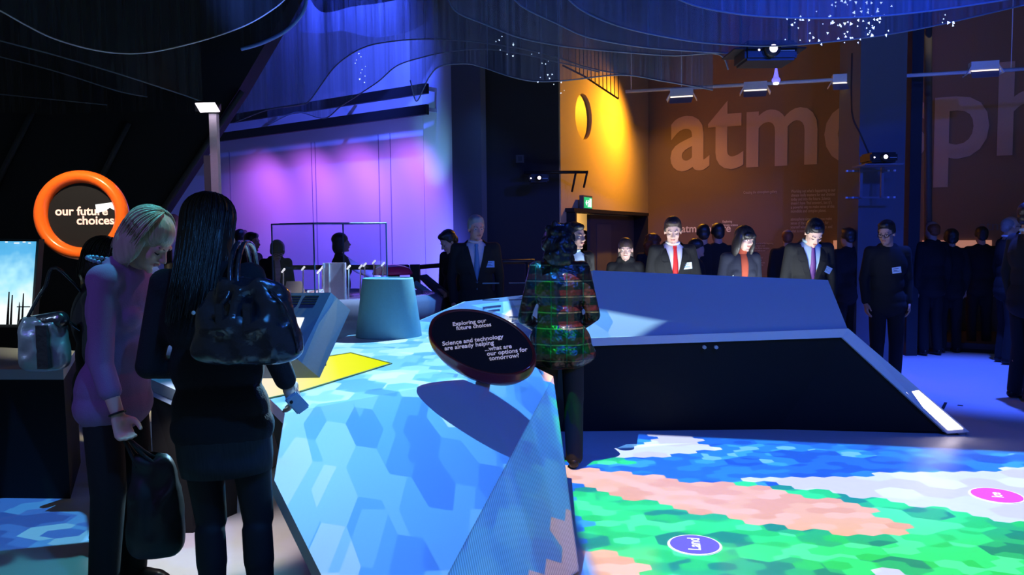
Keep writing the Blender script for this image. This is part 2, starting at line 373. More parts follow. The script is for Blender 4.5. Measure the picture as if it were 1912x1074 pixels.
# ================================================================== ROOM
def struct(name, o): o.name = name; o['kind'] = 'structure'; return o
FLOORM = mat('floor_resin', (.62, .62, .66), .42, spec=.25, bs=18, var=.04, bump=.02)
PURPW = mat('pale_wall_board', (.62, .62, .66), .8, bs=220, var=.05)
YELW = mat('ochre_render', (.56, .42, .22), .85, bs=160, var=.14, bump=.1)
BRNW = mat('brown_wall_paint', (.27, .18, .10), .85, bs=160, var=.16, bump=.1)
DRKW = mat('charcoal_wall', (.022, .024, .030), .8, bs=30)
PILM = mat('pillar_paint', (.10, .11, .14), .75, bs=120, var=.12)
struct('floor', wmesh('floor', [(-8, -.5, 0), (11, -.5, 0), (11, 18, 0), (-8, 18, 0), (-8, -.5, -.1), (11, -.5, -.1), (11, 18, -.1), (-8, 18, -.1)],
       [(0, 1, 2, 3), (7, 6, 5, 4), (0, 4, 5, 1), (1, 5, 6, 2), (2, 6, 7, 3), (3, 7, 4, 0)], FLOORM))
def wall(name, a, b, z0, z1, m, th=.2, hole=None, back=None):
    """upright wall from a to b (front face through both), thickness away from the camera"""
    a = Vector((a[0], a[1], 0)); b = Vector((b[0], b[1], 0)); d = (b-a).normalized(); n = Vector((-d.y, d.x, 0))
    if n.dot(a+b) < 0: n = -n
    n *= th
    v = [a, b, b+n, a+n]
    return struct(name, slab(name, [p+Vector((0, 0, z1)) for p in v], z1-z0, m))
# purple lit wall and its column face
WL = Vector((-1.18, 11.0, 0)); WF = Vector((-5.02, 13.8, 0)); wd = (WF-WL).normalized()
WE = WL+wd*9.5
wall('wall_left', WL, WE, 0, 5.6, PURPW)
# column face stands a little proud of the wall
CL = Vector((-1.17, 10.93, 0)); CR = D(848, 400, 10.55); CR.z = 0
o = wall('wall_pilaster', CL, CR, 0, 5.6, PURPW, .25)
nf = Vector((wd.y, -wd.x, 0));
if nf.dot(WL) > 0: nf = -nf
def onwall(px, py, off=0.0): return PL(px, py, WL+nf*off, nf)
# vertical board joints on the wall
for i, px in enumerate((430, 583, 590, 708, 730)):
    p = onwall(px, 340, .002)
    o = slab('trim_%d' % (i+1), [p+nf*.003+Vector((0, 0, 3-p.z))+wd*.006, p+nf*.003+Vector((0, 0, 3-p.z))-wd*.006, p-nf*.01+Vector((0, 0, 3-p.z))-wd*.006, p-nf*.01+Vector((0, 0, 3-p.z))+wd*.006], 3.0, mat('joint_shadow_gap', (.2, .2, .3), .8)); o['kind'] = 'structure'
# two dark louvre blades fixed along the wall
for i, (ya, yb) in enumerate(((160, 214), (196, 248))):
    a = onwall(795, ya, .30); b = onwall(404, yb, .30); h = .13
    z = (a.z+b.z)/2
    a.z = b.z = z; b = b+wd*1.0
    v = [a, b, b-nf*.06, a-nf*.06]
    t = thing('louvre_blade', v[0], 'upper long black blade fixed across the violet wall' if i == 0 else 'lower long black blade fixed across the violet wall, just above its pink glow', 'louvre', group=None)
    slab('blade', v, h, BLKM, t)
    for k in (.02, 1.6, 3.4, 5.0):
        q = a+wd*k
        wmesh('bracket', *join([obox(q-nf*.18-Vector((0, 0, .06)), .03, .26, .05, Euler((0, 0, math.atan2(-nf.x, nf.y))))]), GREYM, t)
# dark side wall between the column and the ochre room
BC = Vector((2.38, 14.0, 0)); bd = Vector((4.95, -2.5, 0)).normalized(); yd = Vector((-.45, -.89, 0)).normalized()
YN = BC+yd*3.83
wall('wall_dark', CR+Vector((.0, .0, 0)), YN+Vector((-.02, 0, 0)), 0, 5.6, DRKW, .15)
wall('wall_pilaster_side', D(900, 400, 10.2).xy, (D(846, 400, 10.5)).xy, 0, 5.6, mat('blue_grey_wall', (.10, .11, .14), .8), .1)
wall('wall_brown', BC, BC+bd*11, 0, 5.6, BRNW)
# ochre wall with a door opening and a round porthole
yn = Vector((-yd.y, yd.x, 0));
if yn.dot(BC) > 0: yn = -yn
def onyel(px, py, off=0.): return PL(px, py, BC+yn*off, yn)
def yl(p): return (Vector((p.x, p.y, 0))-BC).dot(yd)
d0 = yl(onyel(1058, 440)); d1 = yl(onyel(1196, 440)); dz = 1.86
pc = onyel(1090, 218); pL = yl(pc); pr = .315
L = 3.83; H = 5.6; TH = .22
bm = bmesh.new()
def yp(l, z): return BC+yd*l+Vector((0, 0, z))
# front surface built round the openings
ringn = 32
cir = [(pL+pr*math.cos(2*PI*k/ringn), pc.z+pr*math.sin(2*PI*k/ringn)) for k in range(ringn)]
sq = .45
def sqp(k):
    a = 2*PI*k/ringn; c, s = math.cos(a), math.sin(a); m_ = max(abs(c), abs(s)); return (pL+sq*c/m_, pc.z+sq*s/m_)
V = []; Fc = []
def quad(pts):
    n = len(V); V.extend([yp(*p) for p in pts]); Fc.append(tuple(range(n, n+len(pts))))
for k in range(ringn): quad([cir[k], cir[(k+1) % ringn], sqp((k+1) % ringn), sqp(k)])
x0, x1, z0, z1 = pL-sq, pL+sq, pc.z-sq, pc.z+sq
quad([(-.1, z1), (L, z1), (L, H), (-.1, H)]); quad([(-.1, z0), (x0, z0), (x0, z1), (-.1, z1)]); quad([(x1, z0), (L, z0), (L, z1), (x1, z1)])
quad([(-.1, dz), (L, dz), (L, z0), (-.1, z0)]); quad([(-.1, 0), (d1, 0), (d1, dz), (-.1, dz)]); quad([(d0, 0), (L, 0), (L, dz), (d0, dz)])
for k in range(ringn):
    n = len(V); V += [yp(*cir[k]), yp(*cir[(k+1) % ringn]), yp(*cir[(k+1) % ringn])-yn*TH, yp(*cir[k])-yn*TH]; Fc.append((n, n+1, n+2, n+3))
for a, b in (((d0, 0), (d0, dz)), ((d0, dz), (d1, dz)), ((d1, dz), (d1, 0)), ((L, 0), (L, H))):
    n = len(V); V += [yp(*a), yp(*b), yp(*b)-yn*TH, yp(*a)-yn*TH]; Fc.append((n, n+1, n+2, n+3))
struct('wall_ochre', wmesh('wall_ochre', V, Fc, YELW))
# dark disc of the room behind the porthole
v = [yp(*c)-yn*(.05) for c in cir]
struct('window_1', slab('window_1', [p for p in v], .02, mat('porthole_back', (.52, .38, .12), .5), down=-yn))
# door opening: passage beyond, half closed grey door leaf
cx = yp(d0, 0); 
struct('wall_passage', slab('wall_passage', [yp(d0+.3, 0)-yn*1.6, yp(d1-2.0, 0)-yn*1.6, yp(d1-2.0, 2.6)-yn*1.6, yp(d0+.3, 2.6)-yn*1.6], .1, mat('cream_passage', (.62, .52, .36), .8), down=-yn))
dm = (d0*.37+d1*.63); da = yl(onyel(1114, 440))
fr = struct('trim_9', wmesh('trim_9', *join([obox(yp(l, dz/2)+yn*.0, .05, .26, dz, Euler((0, 0, math.atan2(yd.y, yd.x)))) for l in (d0-.02, d1+.02)]+[obox(yp((d0+d1)/2, dz+.02), abs(d1-d0)+.09, .26, .05, Euler((0, 0, math.atan2(yd.y, yd.x))))]), BLKM))
lf = struct('door_1', slab('door_1', [yp(da, .01)-yn*.1, yp(d1, .01)-yn*.1, yp(d1, dz-.01)-yn*.1, yp(da, dz-.01)-yn*.1], .05, mat('grey_door', (.09, .085, .075), .6), down=-yn))
slab('door_panel', [yp(da-.12*(da-d1), .1)-yn*.09, yp(da-.42*(da-d1), .1)-yn*.09, yp(da-.42*(da-d1), dz-.15)-yn*.09, yp(da-.12*(da-d1), dz-.15)-yn*.09], .01, mat('grey_door_panel', (.13, .12, .10), .6), lf, down=-yn)
# ceiling
struct('ceiling', slab('ceiling', [(-8, 3.5, 5.7), (11, 3.5, 5.7), (11, 18, 5.7), (-8, 18, 5.7)], .1, DRKW, down=(0, 0, -1)))
# big dark raked wall on the left
rk = [D(575, -60, 8.2), D(520, 40, 8.2), D(444, 170, 8.2), D(296, 396, 8.2), D(262, 470, 8.2), D(230, 560, 8.2)]
rk.append(Vector((rk[-1].x-.1, 8.2, 0))); rk += [Vector((-8, 8.2, 0)), Vector((-8, 8.2, 5.6)), Vector((rk[0].x, 8.2, 5.6))]
struct('wall_raked', slab('wall_raked', rk, .3, DRKW, down=(0, 1, 0)))
for i, ((ax, ay), (bx, by)) in enumerate((((70, 190), (-20, 370)), ((240, 230), (190, 330)), ((452, 170), (300, 398)))):
    a = D(ax, ay, 8.17); b = D(bx, by, 8.17)
    o = tube('trim_%d' % (20+i), [a, b], .03, mat('dull_rib', (.05, .055, .06), .6)); o['kind'] = 'structure'
# blue pillar, dull pipe and beam at right
PX0 = D(1604, 300, 9.5).x; PX1 = D(1690, 300, 9.5).x
struct('trim_30', wmesh('trim_30', *obox(((PX0+PX1)/2, 9.8, 2.8), PX1-PX0, .6, 5.6), PILM))
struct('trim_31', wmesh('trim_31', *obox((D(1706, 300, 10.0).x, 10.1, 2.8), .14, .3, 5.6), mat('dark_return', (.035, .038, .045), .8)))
o = tube('trim_32', [D(1733, 740, 10.2), D(1733, -80, 10.2)], .045, mat('brown_pipe', (.12, .09, .06), .5), n=14); o['kind'] = 'structure'
# big faint lettering on the brown wall
bn = Vector((bd.y, -bd.x, 0));
if bn.dot(BC) > 0: bn = -bn
def onbrn(px, py, off=.01): return PL(px, py, BC+bn*off, bn)
LETM = mat('faint_lettering', (.56, .40, .29), .8, bs=160, var=.12)
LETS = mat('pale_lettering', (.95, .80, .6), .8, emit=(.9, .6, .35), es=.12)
LETT = mat('small_grey_lettering', (.62, .52, .42), .8)
base = onbrn(1252, 316).z; wd_ = None
M = frame(onbrn(1250, 317), bd, bn); M.translation.z = base
xh = (onbrn(1300, 212).z-onbrn(1300, 316).z)
big = text('wall_lettering', 'atmosphere', xh/.50, M @ Matrix.Diagonal((.86, 1, 1, 1)), LETM, None, .003, .016)
bl = yl; wneed = (onbrn(1890, 300)-onbrn(1252, 300)).length
tag(big, "huge faint word 'atmosphere' across the brown wall behind the pillar", 'lettering')
def walltext(name, s, px, py, size, m, label, sp=1.0, off=.012, bold=0., xs=1.0):
    p = onbrn(px, py); o = text(name, s, size, frame(p, bd, bn) @ Matrix.Diagonal((xs, 1, 1, 1)), m, None, .001, bold, space=sp); return tag(o, label, 'lettering')
pxm = 1/(1500/13.3)
walltext('wall_lettering', 'atmosphere', 1272, 434, 21*pxm, LETS, "small bright word 'atmosphere' under the orange light, at head height", bold=.012, xs=.93)
walltext('wall_lettering', 'Exploring\nclimate science', 1349, 416, 6.5*pxm, LETS, "two tiny lines 'Exploring climate science' over the bright small word", 1.0, xs=.72)
walltext('wall_lettering', 'Creating the atmosphere gallery', 1388, 362, 7.4*pxm, LETT, "single thin line 'Creating the atmosphere gallery' in a patch of shade", xs=.62)
walltext('wall_lettering', "Working out what's happening to our\nclimate really matters for our choices\ntoday and into the future. Science\ndoesn't have 'final answers', but it's\na powerful way to make sense of this\nincredible and complex planet.\n\natmosphere aims to help you make\nsense of the science \u2013 to see for\nyourself what's happening, why, and\nwhat is next in the corner ...", 1477, 360, 7.6*pxm, LETT, 'eleven-line paragraph on the brown wall left of the blue pillar', .94, xs=.64, bold=.012)
walltext('wall_lettering', "This gallery\nthe support\nindividuals\nand organis\ngovernment\nmust climate\nfaster \u2013 and\ngood at it", 1578, 358, 7.6*pxm, LETT, 'paragraph column partly cut off by the blue pillar', .94, xs=.64, bold=.012)
walltext('wall_lettering', "atmosphere is full of the beginning\nof science, nature, and\nclimate that affects everyone.\nScience can help us see\nthe future.\n\nThe gallery has four\nparts, each with its\nown colours and story\nto tell about climate.", 1398, 456, 4.4*pxm, LETT, 'tiny text block low on the brown wall behind the dark-haired woman', 1.0, xs=.72)
walltext('wall_lettering', 'atmosphere', 1828, 430, 25*pxm*.9, mat('dim_lettering', (.20, .20, .19), .8), "dim grey word 'atmosphere' low at the right, behind the grey-haired man")
# lit strip of panels on the brown wall
def strip(px0, px1, py0, py1, label):
    q = [onbrn(px0, py0, .04), onbrn(px1, py0, .04), onbrn(px1, py1, .04), onbrn(px0, py1, .04)]
    zt = (q[0].z+q[1].z)/2; zb = (q[2].z+q[3].z)/2
    q[0].z = q[1].z = zt; q[2].z = q[3].z = zb
    return tag(slab('wall_panel', q, .05, mat('peach_panel', (.85, .45, .3), .6, emit=(.8, .34, .2), es=.42), down=-bn), label, 'panel')
strip(1556, 1600, 449, 465, 'short glowing peach panel left of the blue pillar')
strip(1695, 1712, 449, 465, 'tiny peach panel piece right of the blue pillar')
strip(1722, 1852, 449, 465, 'long glowing peach panel low on the wall at right')
# platform, barrier and orange upright at the right back
pa = [P(1668, 651, .0), P(1985, 668, .0), P(1985, 640, 0), P(1668, 630, 0)]
for p in pa: p.z = .12
t = thing('platform', (pa[0].x, pa[0].y, 0), 'low dark platform edging the blue floor at the right back', 'platform')
slab('deck', pa, .07, mat('dark_platform', (.05, .045, .06), .7), t); slab('kerb', [p-Vector((0, -.03, .07)) for p in pa], .05, BLKM, t)
t = thing('barrier_wall', D(1738, 610, 11.6), 'dark waist-high barrier with an orange end post', 'barrier')
a = D(1738, 525, 11.6); b = D(1990, 535, 11.0); b.z = a.z
slab('panel', [a, b, b+Vector((0, .12, 0)), a+Vector((0, .12, 0))], a.z-.12, mat('dark_blue_barrier', (.05, .06, .09), .6), t)
a2 = D(1733, 525, 11.55); b2 = D(1750, 525, 11.55)
slab('post', [a2, b2, b2+Vector((0, .14, 0)), a2+Vector((0, .14, 0))], a2.z-.12, mat('orange_post', (.32, .10, .05), .6), t)
t = thing('wall_counter', D(1560, 520, 10.3), 'orange-edged dark counter between the blue console and the pillar', 'counter')
a = D(1555, 521, 10.3); b = D(1606, 515, 10.1); b.z = a.z
slab('counter_top', [a, b, b+Vector((0, .3, 0)), a+Vector((0, .3, 0))], .02, mat('orange_edge', (.7, .25, .1), .5), t)
slab('body', [a+Vector((0, .05, -.02)), b+Vector((0, .05, -.02)), b+Vector((0, .25, -.02)), a+Vector((0, .25, -.02))], a.z-.02, BLKP, t)
# small drains / floor plates
for (x0, y0, x1, y1, lb) in ((1758, 768, 1766, 752, 'thin dark slot cut in the blue floor'), (1788, 757, 1798, 758, 'small dark cap set in the blue floor')):
    c = P((x0+x1)/2, (y0+y1)/2, .001); a = P(x0, y0, .001); b = P(x1, y1, .001)
    d = (b-a); s = Vector((-d.y, d.x, 0)).normalized()*.012
    tag(slab('floor_cap', [a+s+Vector((0, 0, .003)), b+s+Vector((0, 0, .003)), b-s+Vector((0, 0, .003)), a-s+Vector((0, 0, .003))], .003, BLKM), lb, 'floor fitting')
# ================================================================== ISLAND (near table + right console, one continuous shell)
Z = .75
A = P(532, 772, Z); A2 = Vector((A.x-.38, A.y+.75, Z)); L1 = P(598, 648, Z); L2 = P(652, 626, Z)
Rc = P(996, 684, Z); I = P(990, 651, Z); R0 = P(1098, 631, Z)
C = P(600, 1074, .38); B = P(512, 897, .56)
fn = (Rc-A).cross(C-A).normalized()
Rd = PL(1033, 703, A, fn); Dm = PL(835, 1074, A, fn)
cr = (Dm-Rd).normalized(); Df = Rd+cr*((Rd.z-.02)/-cr.z)
E0 = P(1082, 1074, .0); E0.z = .02
B = PL(512, 897, A, fn); be = (C-B).normalized(); dd = Dm-Rd
k_ = ((B.x-Rd.x)*be.y-(B.y-Rd.y)*be.x)/(dd.x*be.y-dd.y*be.x)      # where the two long edges meet: the table's tip
Tip = Rd+dd*k_; Df = Tip
R1 = P(1582, 613, .80); T = P(1808, 806, .03)
J0 = D(782, 600, 7.0); Jm = Vector((J0.x-.01, 6.85, Z)); U = D(1004, 600, 6.9); U.z = .80
K1 = D(870, 563, 7.3); K2 = D(978, 551, 7.3)
G0 = D(1108, 505, 6.75); G1 = D(1546, 523, 6.75); GL = D(975, 555, 7.1)
J1 = P(862, 606, Z)
BK0 = Vector((K2.x, 7.38, .86)); BK1 = Vector((G1.x+.15, 7.33, .80))
TB = Vector((T.x+.25, T.y+1.0, .03)); 
t = thing('projection_table', (0, 5.2, 0), 'faceted pale island of tables that the blue hexagons are projected on', 'exhibition table')
vs = dict(A=A, A2=A2, L1=L1, L2=L2, Rc=Rc, I=I, R0=R0, C=C, B=B, Rd=Rd, Df=Df, E0=E0, Tip=Tip, J0=J0, Jm=Jm, J1=J1, U=U, K1=K1, K2=K2, G0=G0, R1=R1, G1=G1)
def facet(name, keys, m=TABLE, parent=t, th=.06):
    pts = [vs[k] if isinstance(k, str) else k for k in keys]
    n = (pts[1]-pts[0]).cross(pts[2]-pts[0]).normalized()
    if n.z < 0: n = -n
    return slab(name, pts, th, m, parent, down=-n)
pn_ = (R1-R0).cross(G0-R0).normalized(); G1 = PL(1546, 523, R0, pn_); vs['G1'] = G1
facet('table_top', ['A', 'Rc', 'I', 'R0', 'J1', 'Jm', 'L2', 'L1', 'A2'])
facet('rear_leaf', ['Jm', 'J1', 'J0'], th=.03); facet('table_corner', ['R0', 'U', 'J1'], th=.03)
facet('front_slope', ['A', 'Rc', 'Rd', 'Tip', 'B'])
# side slope, ribbed by its woven finish
RIB = bpy.data.materials.new('ribbed_laminate'); RIB.use_nodes = True; g = NG(RIB.node_tree); b_ = g.N['Principled BSDF']
tcw = g.N.new('ShaderNodeTexCoord').outputs['Object']
wv = g.N.new('ShaderNodeTexWave'); g.L.new(g.v('MULTIPLY', tcw, (1, -.7, 1.2)), wv.inputs[0]); wv.inputs['Scale'].default_value = 150; wv.bands_direction = 'DIAGONAL'
g.L.new(g.ramp(wv.outputs['Fac'] if 'Fac' in wv.outputs else wv.outputs[1], [(.3, (.40, .41, .43)), (.7, (.66, .67, .70))]), b_.inputs['Base Color']); b_.inputs['Roughness'].default_value = .7
facet('side_slope', ['Rd', 'E0', 'Df'], RIB)
Bk = lambda p, dx, dy: Vector((p.x+dx, p.y+dy, .0))
# rear raised leaf with the vents, and the blue back panel of the console
facet('rear_leaf', ['J0', 'J1', 'K1'], th=.03); facet('rear_leaf', ['J1', 'U', 'K2', 'K1'], th=.03)
PANEL = mat('console_panel', (.62, .66, .72), .7, bs=200, var=.04)
facet('corner_leaf', ['U', 'R0', 'G0'], PANEL, th=.03); facet('corner_leaf', ['U', 'G0', 'K2'], PANEL, th=.03)
facet('back_panel', ['R0', 'R1', 'G1', 'G0'], PANEL)
R1c = R1+Vector((.05, .3, 0)); TB = T+Vector((.03, .3, 0))
facet('end_slope', ['R1', T, TB, R1c], mat('console_end', (.25, .3, .4), .7)); facet('end_panel', ['R1', R1c, 'G1'], mat('console_end', (.25, .3, .4), .7))
facet('screen_shelf', ['G0', 'G1', BK1, BK0], mat('screen_shelf', (.3, .32, .36), .6))
# screens on the far side
for k, (u0, u1) in enumerate(((.10, .30), (.36, .56), (.66, .95))):
    q = [G0.lerp(G1, u).lerp(BK0.lerp(BK1, u), s_)+Vector((0, .012, .012)) for u, s_ in ((u0, .2), (u1, .2), (u1, .85), (u0, .85))]
    slab('screen', q, .01, SCREENB, t)
# black undercut bodies
def body(name, top, bot, parent=t, m=BLKP):
    n = len(top); v = list(top)+list(bot)
    f = [tuple(range(n)), tuple(range(2*n-1, n-1, -1))]+[(i, (i+1) % n, n+(i+1) % n, n+i) for i in range(n)]
    return wmesh(name, v, f, m, parent)
dn = Vector((0, 0, -.07))
ctr = Vector((-.6, 4.8, 0))
tp = [A, Rc, I, R0, U, J0, L1, A2]
body('plinth', [p+dn+(Vector((ctr.x-p.x, ctr.y-p.y, 0))*.05) for p in tp], [Vector((p.x+(ctr.x-p.x)*.22, p.y+(ctr.y-p.y)*.22, 0)) for p in tp])
tp = [A+(Rc-A)*.04, Rc, Rd+Vector((-.05, .05, 0)), Tip+Vector((0, .25, 0)), B+Vector((.1, .1, 0))]
body('front_core', [p+Vector((0, .05, -.08)) for p in tp], [Vector((p.x*.9, p.y+.18, 0)) for p in tp])
FL = P(1052, 806, 0); FR = P(1800, 811, 0)
# console: dark front face with the pale rim that frames it
R0b = Vector((.36, R0.y-.02, R0.z)); R0b = R0+(R0-R1).normalized()*.35
body('console_body', [R0b+Vector((0, .02, -.06)), R1+Vector((-.03, .02, -.06)), T+Vector((-.08, .02, .0)), T+Vector((-.08, .28, 0)), G1+Vector((0, .6, -.5)), G0+Vector((-.3, .6, -.5))],
     [FL+Vector((-.2, .0, 0)), FL+Vector((1.7, .0, 0)), FR, FR+Vector((0, .28, 0)), Vector((G1.x, 7.2, 0)), Vector((G0.x-.4, 7.2, 0))])
def rimstrip(name, pts, wd0, thick, m):
    for p, q, a, b in pts: pass
outer = [R0b, R1, T]
inner = [R0b+Vector((0, -.0, -.062)), P(1575, 629, R1.z-.062), P(1768, 806, .02)]
ov = [p+Vector((0, -.02, 0)) for p in outer]; iv = [p+Vector((0, -.02, 0)) for p in inner]
inner[1] = Vector((R1.x-.045, R1.y, R1.z-.07)); inner[2] = Vector((T.x-.17, T.y, .02)); iv = [p+Vector((0, -.02, 0)) for p in inner]
v = ov+iv+[p+Vector((0, .08, 0)) for p in ov]+[p+Vector((0, .08, 0)) for p in iv]
wmesh('rim', v, [(0, 1, 4, 3), (1, 2, 5, 4), (6, 9, 10, 7), (7, 10, 11, 8), (0, 6, 7, 1), (1, 7, 8, 2), (3, 4, 10, 9), (4, 5, 11, 10), (2, 8, 11, 5), (0, 3, 9, 6)], PANEL, t)
# glowing strip let into the sloping rim
u0, u1 = .60, .965
mid = lambda u, s_: (R1.lerp(T, u).lerp(inner[1].lerp(inner[2], u), s_))+Vector((0, -.024, 0))
slab('light_strip', [mid(u0, .12), mid(u1, .12), mid(u1, .8), mid(u0-.015, .8)], .01, mat('strip_light', (.8, .8, .8), .5, emit=(1, .84, .78), es=7.0), t, down=(0, 1, 0))
for px in (1316, 1338):
    c = D(px, 649, R0.y-.03); wmesh('keyhole', *tubeg([c+Vector((0, .03, 0)), c], .014, 12), GREYM, t)
# vents on the rear leaf
rn = (U-J1).cross(K1-J1).normalized(); rn = rn if rn.z > 0 else -rn
for px in (917, 967):
    c = PL(px, 576, J1, rn)+rn*.004
    wmesh('vent', *join([obox(c+Vector((0, k*.05, k*.05*-(rn.y/rn.z))), .15, .03, .008) for k in (-1.5, -.5, .5, 1.5)]), mat('vent_slot', (.05, .08, .15), .6), t)
# yellow screen set flush in the table
ys = [P(560, 675, Z), P(655, 660, Z), P(731, 680, Z), P(560, 733, Z), P(470, 752, Z), P(470, 690, Z)]
YS = bpy.data.materials.new('yellow_screen'); YS.use_nodes = True; g = NG(YS.node_tree); b_ = g.N['Principled BSDF']
tco = g.N.new('ShaderNodeTexCoord').outputs['Object']; sx = g.sep(tco)
b_.inputs['Base Color'].default_value = (.02, .02, 0, 1); b_.inputs['Specular IOR Level'].default_value = 0; b_.inputs['Roughness'].default_value = .9
g.L.new(g.ramp(g.m('MULTIPLY_ADD', sx[0], 1.3, g.m('MULTIPLY_ADD', sx[1], .35, 2.05)), [(.0, (1, .88, .66)), (.3, (1, .93, .32)), (.55, (.96, .96, .05)), (1, (.78, .92, .0))]), b_.inputs['Emission Color'])
b_.inputs['Emission Strength'].default_value = 1.0
slab('inlaid_screen', [p+Vector((0, 0, .003)) for p in ys], .004, YS, t)
def ringline(pts, wdt, z): 
    return [obox((pts[i]+pts[(i+1) % len(pts)])/2+Vector((0, 0, z)), (pts[i]-pts[(i+1) % len(pts)]).length, wdt, .006, Euler((0, 0, math.atan2((pts[(i+1) % len(pts)]-pts[i]).y, (pts[(i+1) % len(pts)]-pts[i]).x)))) for i in range(len(pts))]
wmesh('screen_border', *join(ringline(ys, .012, .004)), mat('olive_border', (.2, .25, .05), .6), t)
# white work screen in front of the plaid jacket is projected; map buttons on the floor
def button(px, py, rad, c, s, label, rot, sz):
    p = P(px, py, 0); n = 40
    q = thing('map_button', (p.x, p.y, 0), label, 'floor marker')
    wmesh('rim', [p+Vector((rad*math.cos(2*PI*k/n), rad*math.sin(2*PI*k/n), .003)) for k in range(n)]+[p+Vector((rad*math.cos(2*PI*k/n), rad*math.sin(2*PI*k/n), .0005)) for k in range(n)],
          [tuple(range(n)), tuple(range(2*n-1, n-1, -1))]+[(k, (k+1) % n, n+(k+1) % n, n+k) for k in range(n)], mat('button_rim', (.9, .9, .95), .6), q)
    rad *= .93
    wmesh('disc', [p+Vector((rad*math.cos(2*PI*k/n), rad*math.sin(2*PI*k/n), .0045)) for k in range(n)]+[p+Vector((rad*math.cos(2*PI*k/n), rad*math.sin(2*PI*k/n), .003)) for k in range(n)],
          [tuple(range(n)), tuple(range(2*n-1, n-1, -1))]+[(k, (k+1) % n, n+(k+1) % n, n+k) for k in range(n)], c, q)
    x = Vector((math.cos(rot), math.sin(rot), 0)); y = Vector((-x.y, x.x, 0))
    text('lettering', s, sz, frame(p-y*sz*.3+Vector((0, 0, .0055)), x, (0, 0, 1)), mat('button_letters', (.9, .9, .95), .6), q, .0005, .02, 'CENTER')
button(1297, 1018, .130, mat('violet_disc', (.12, .10, .62), .6), 'Land', "violet round floor marker reading 'Land' on the green hexagons", R(80), .085)
button(1861, 926, .143, mat('magenta_disc', (.62, .07, .62), .6), 'Ice', "magenta round floor marker reading 'Ice' on the white band", R(72), .085)
# ================================================================== THINGS ON THE TABLE
# truncated cone
cb = P(724, 634, Z); cb.y += .22; cb.x = (724-956)/F*cb.y*1.0
t = thing('cone_plinth', (cb.x, cb.y, Z), 'tall blue-lit truncated cone standing on the table', 'plinth')
n = 48; rb, rt_ = .265, .2
zt = D(716, 519, cb.y).z-Z
prof = [(rb*1.0, 0), (rb, .01), (rt_+.004, zt-.012), (rt_, zt), (rt_-.014, zt), (rt_-.016, zt-.03)]
v = [(cb.x+r_*math.cos(2*PI*k/n), cb.y+r_*.9*math.sin(2*PI*k/n), Z+z_) for r_, z_ in prof for k in range(n)]
f = [(i*n+k, i*n+(k+1) % n, (i+1)*n+(k+1) % n, (i+1)*n+k) for i in range(len(prof)-1) for k in range(n)]
wmesh('shell', v, f+[tuple(range(n))[::-1]], mat('cone_laminate', (.20, .48, .58), .6), t, True)
v = [(cb.x+(rt_-.014)*math.cos(2*PI*k/n), cb.y+(rt_-.014)*.9*math.sin(2*PI*k/n), Z+zt-.008) for k in range(n)]
wmesh('lid', v+[(a_, b_, c_-.01) for a_, b_, c_ in v], [tuple(range(n)), tuple(range(2*n-1, n-1, -1))]+[(k, (k+1) % n, n+(k+1) % n, n+k) for k in range(n)], mat('cone_lid', (.2, .3, .42), .6), t)
# egg-shaped sign
sc_ = D(893, 640, 4.5); sn = Vector((-.02, -.80, .60)).normalized()
out = spline([PL(x, y, sc_, sn) for x, y in ((800, 622), (806, 597), (832, 581), (868, 577), (910, 583), (952, 601), (985, 628), (1001, 660), (993, 685), (965, 699), (925, 700), (880, 689), (838, 667), (812, 645))], 5, True)
cen = sum(out, Vector())/len(out); n = len(out)
t = thing('oval_sign', cen-sn*.16, "black egg-shaped sign 'Exploring our future choices' propped on the table", 'sign')
bd_ = (sn*.35+Vector((0, .12, .75))).normalized()
def loop(sc, off): return [cen+(p-cen)*sc-(bd_ if off > .02 else sn)*off for p in out]
rings = [loop(.93, .006), loop(.955, -.004), loop(.985, -.006), loop(1.0, .01), loop(1.0, .03), loop(.97, .055), loop(.88, .085), loop(.70, .11), loop(.45, .13), loop(.15, .14)]
v = [p for r_ in rings for p in r_]
wmesh('shell', v, [(i*n+k, i*n+(k+1) % n, (i+1)*n+(k+1) % n, (i+1)*n+k) for i in range(len(rings)-1) for k in range(n)]+[tuple((len(rings)-1)*n+k for k in range(n))], mat('dark_red_shell', (.22, .008, .015), .3, coat=.6), t, True)
v = loop(.935, .004)+loop(.935, .012)
wmesh('face', v, [tuple(range(n)), tuple(range(2*n-1, n-1, -1))]+[(k, (k+1) % n, n+(k+1) % n, n+k) for k in range(n)], mat('gloss_black_face', (.016, .015, .02), .22, coat=.3), t)
fo = lambda px, py: PL(px, py, cen+sn*.0015-sn*.004, sn)
def signtext(s, p0, p1, hpx, sp=.86):
    a = fo(*p0); b = fo(*p1); x = (b-a).normalized(); sz = hpx/F*(a.y)*1.25
    return text('lettering', s, sz, frame(a+sn*.002, x, sn), WORD, t, .001, .02, space=sp)
signtext('Exploring our\n  future choices', (845, 609), (907, 602), 9.2)
signtext('Science and technology\n are already helping', (826, 646), (939, 632), 9.8)
signtext('...what are\n our options for\n  tomorrow?', (905, 656), (957, 650), 9.8)
tube('stalk', [cen-sn*.13+Vector((0, 0, .0)), Vector((cen.x+.02, cen.y+.06, Z))], .035, BLKM, t, 12)
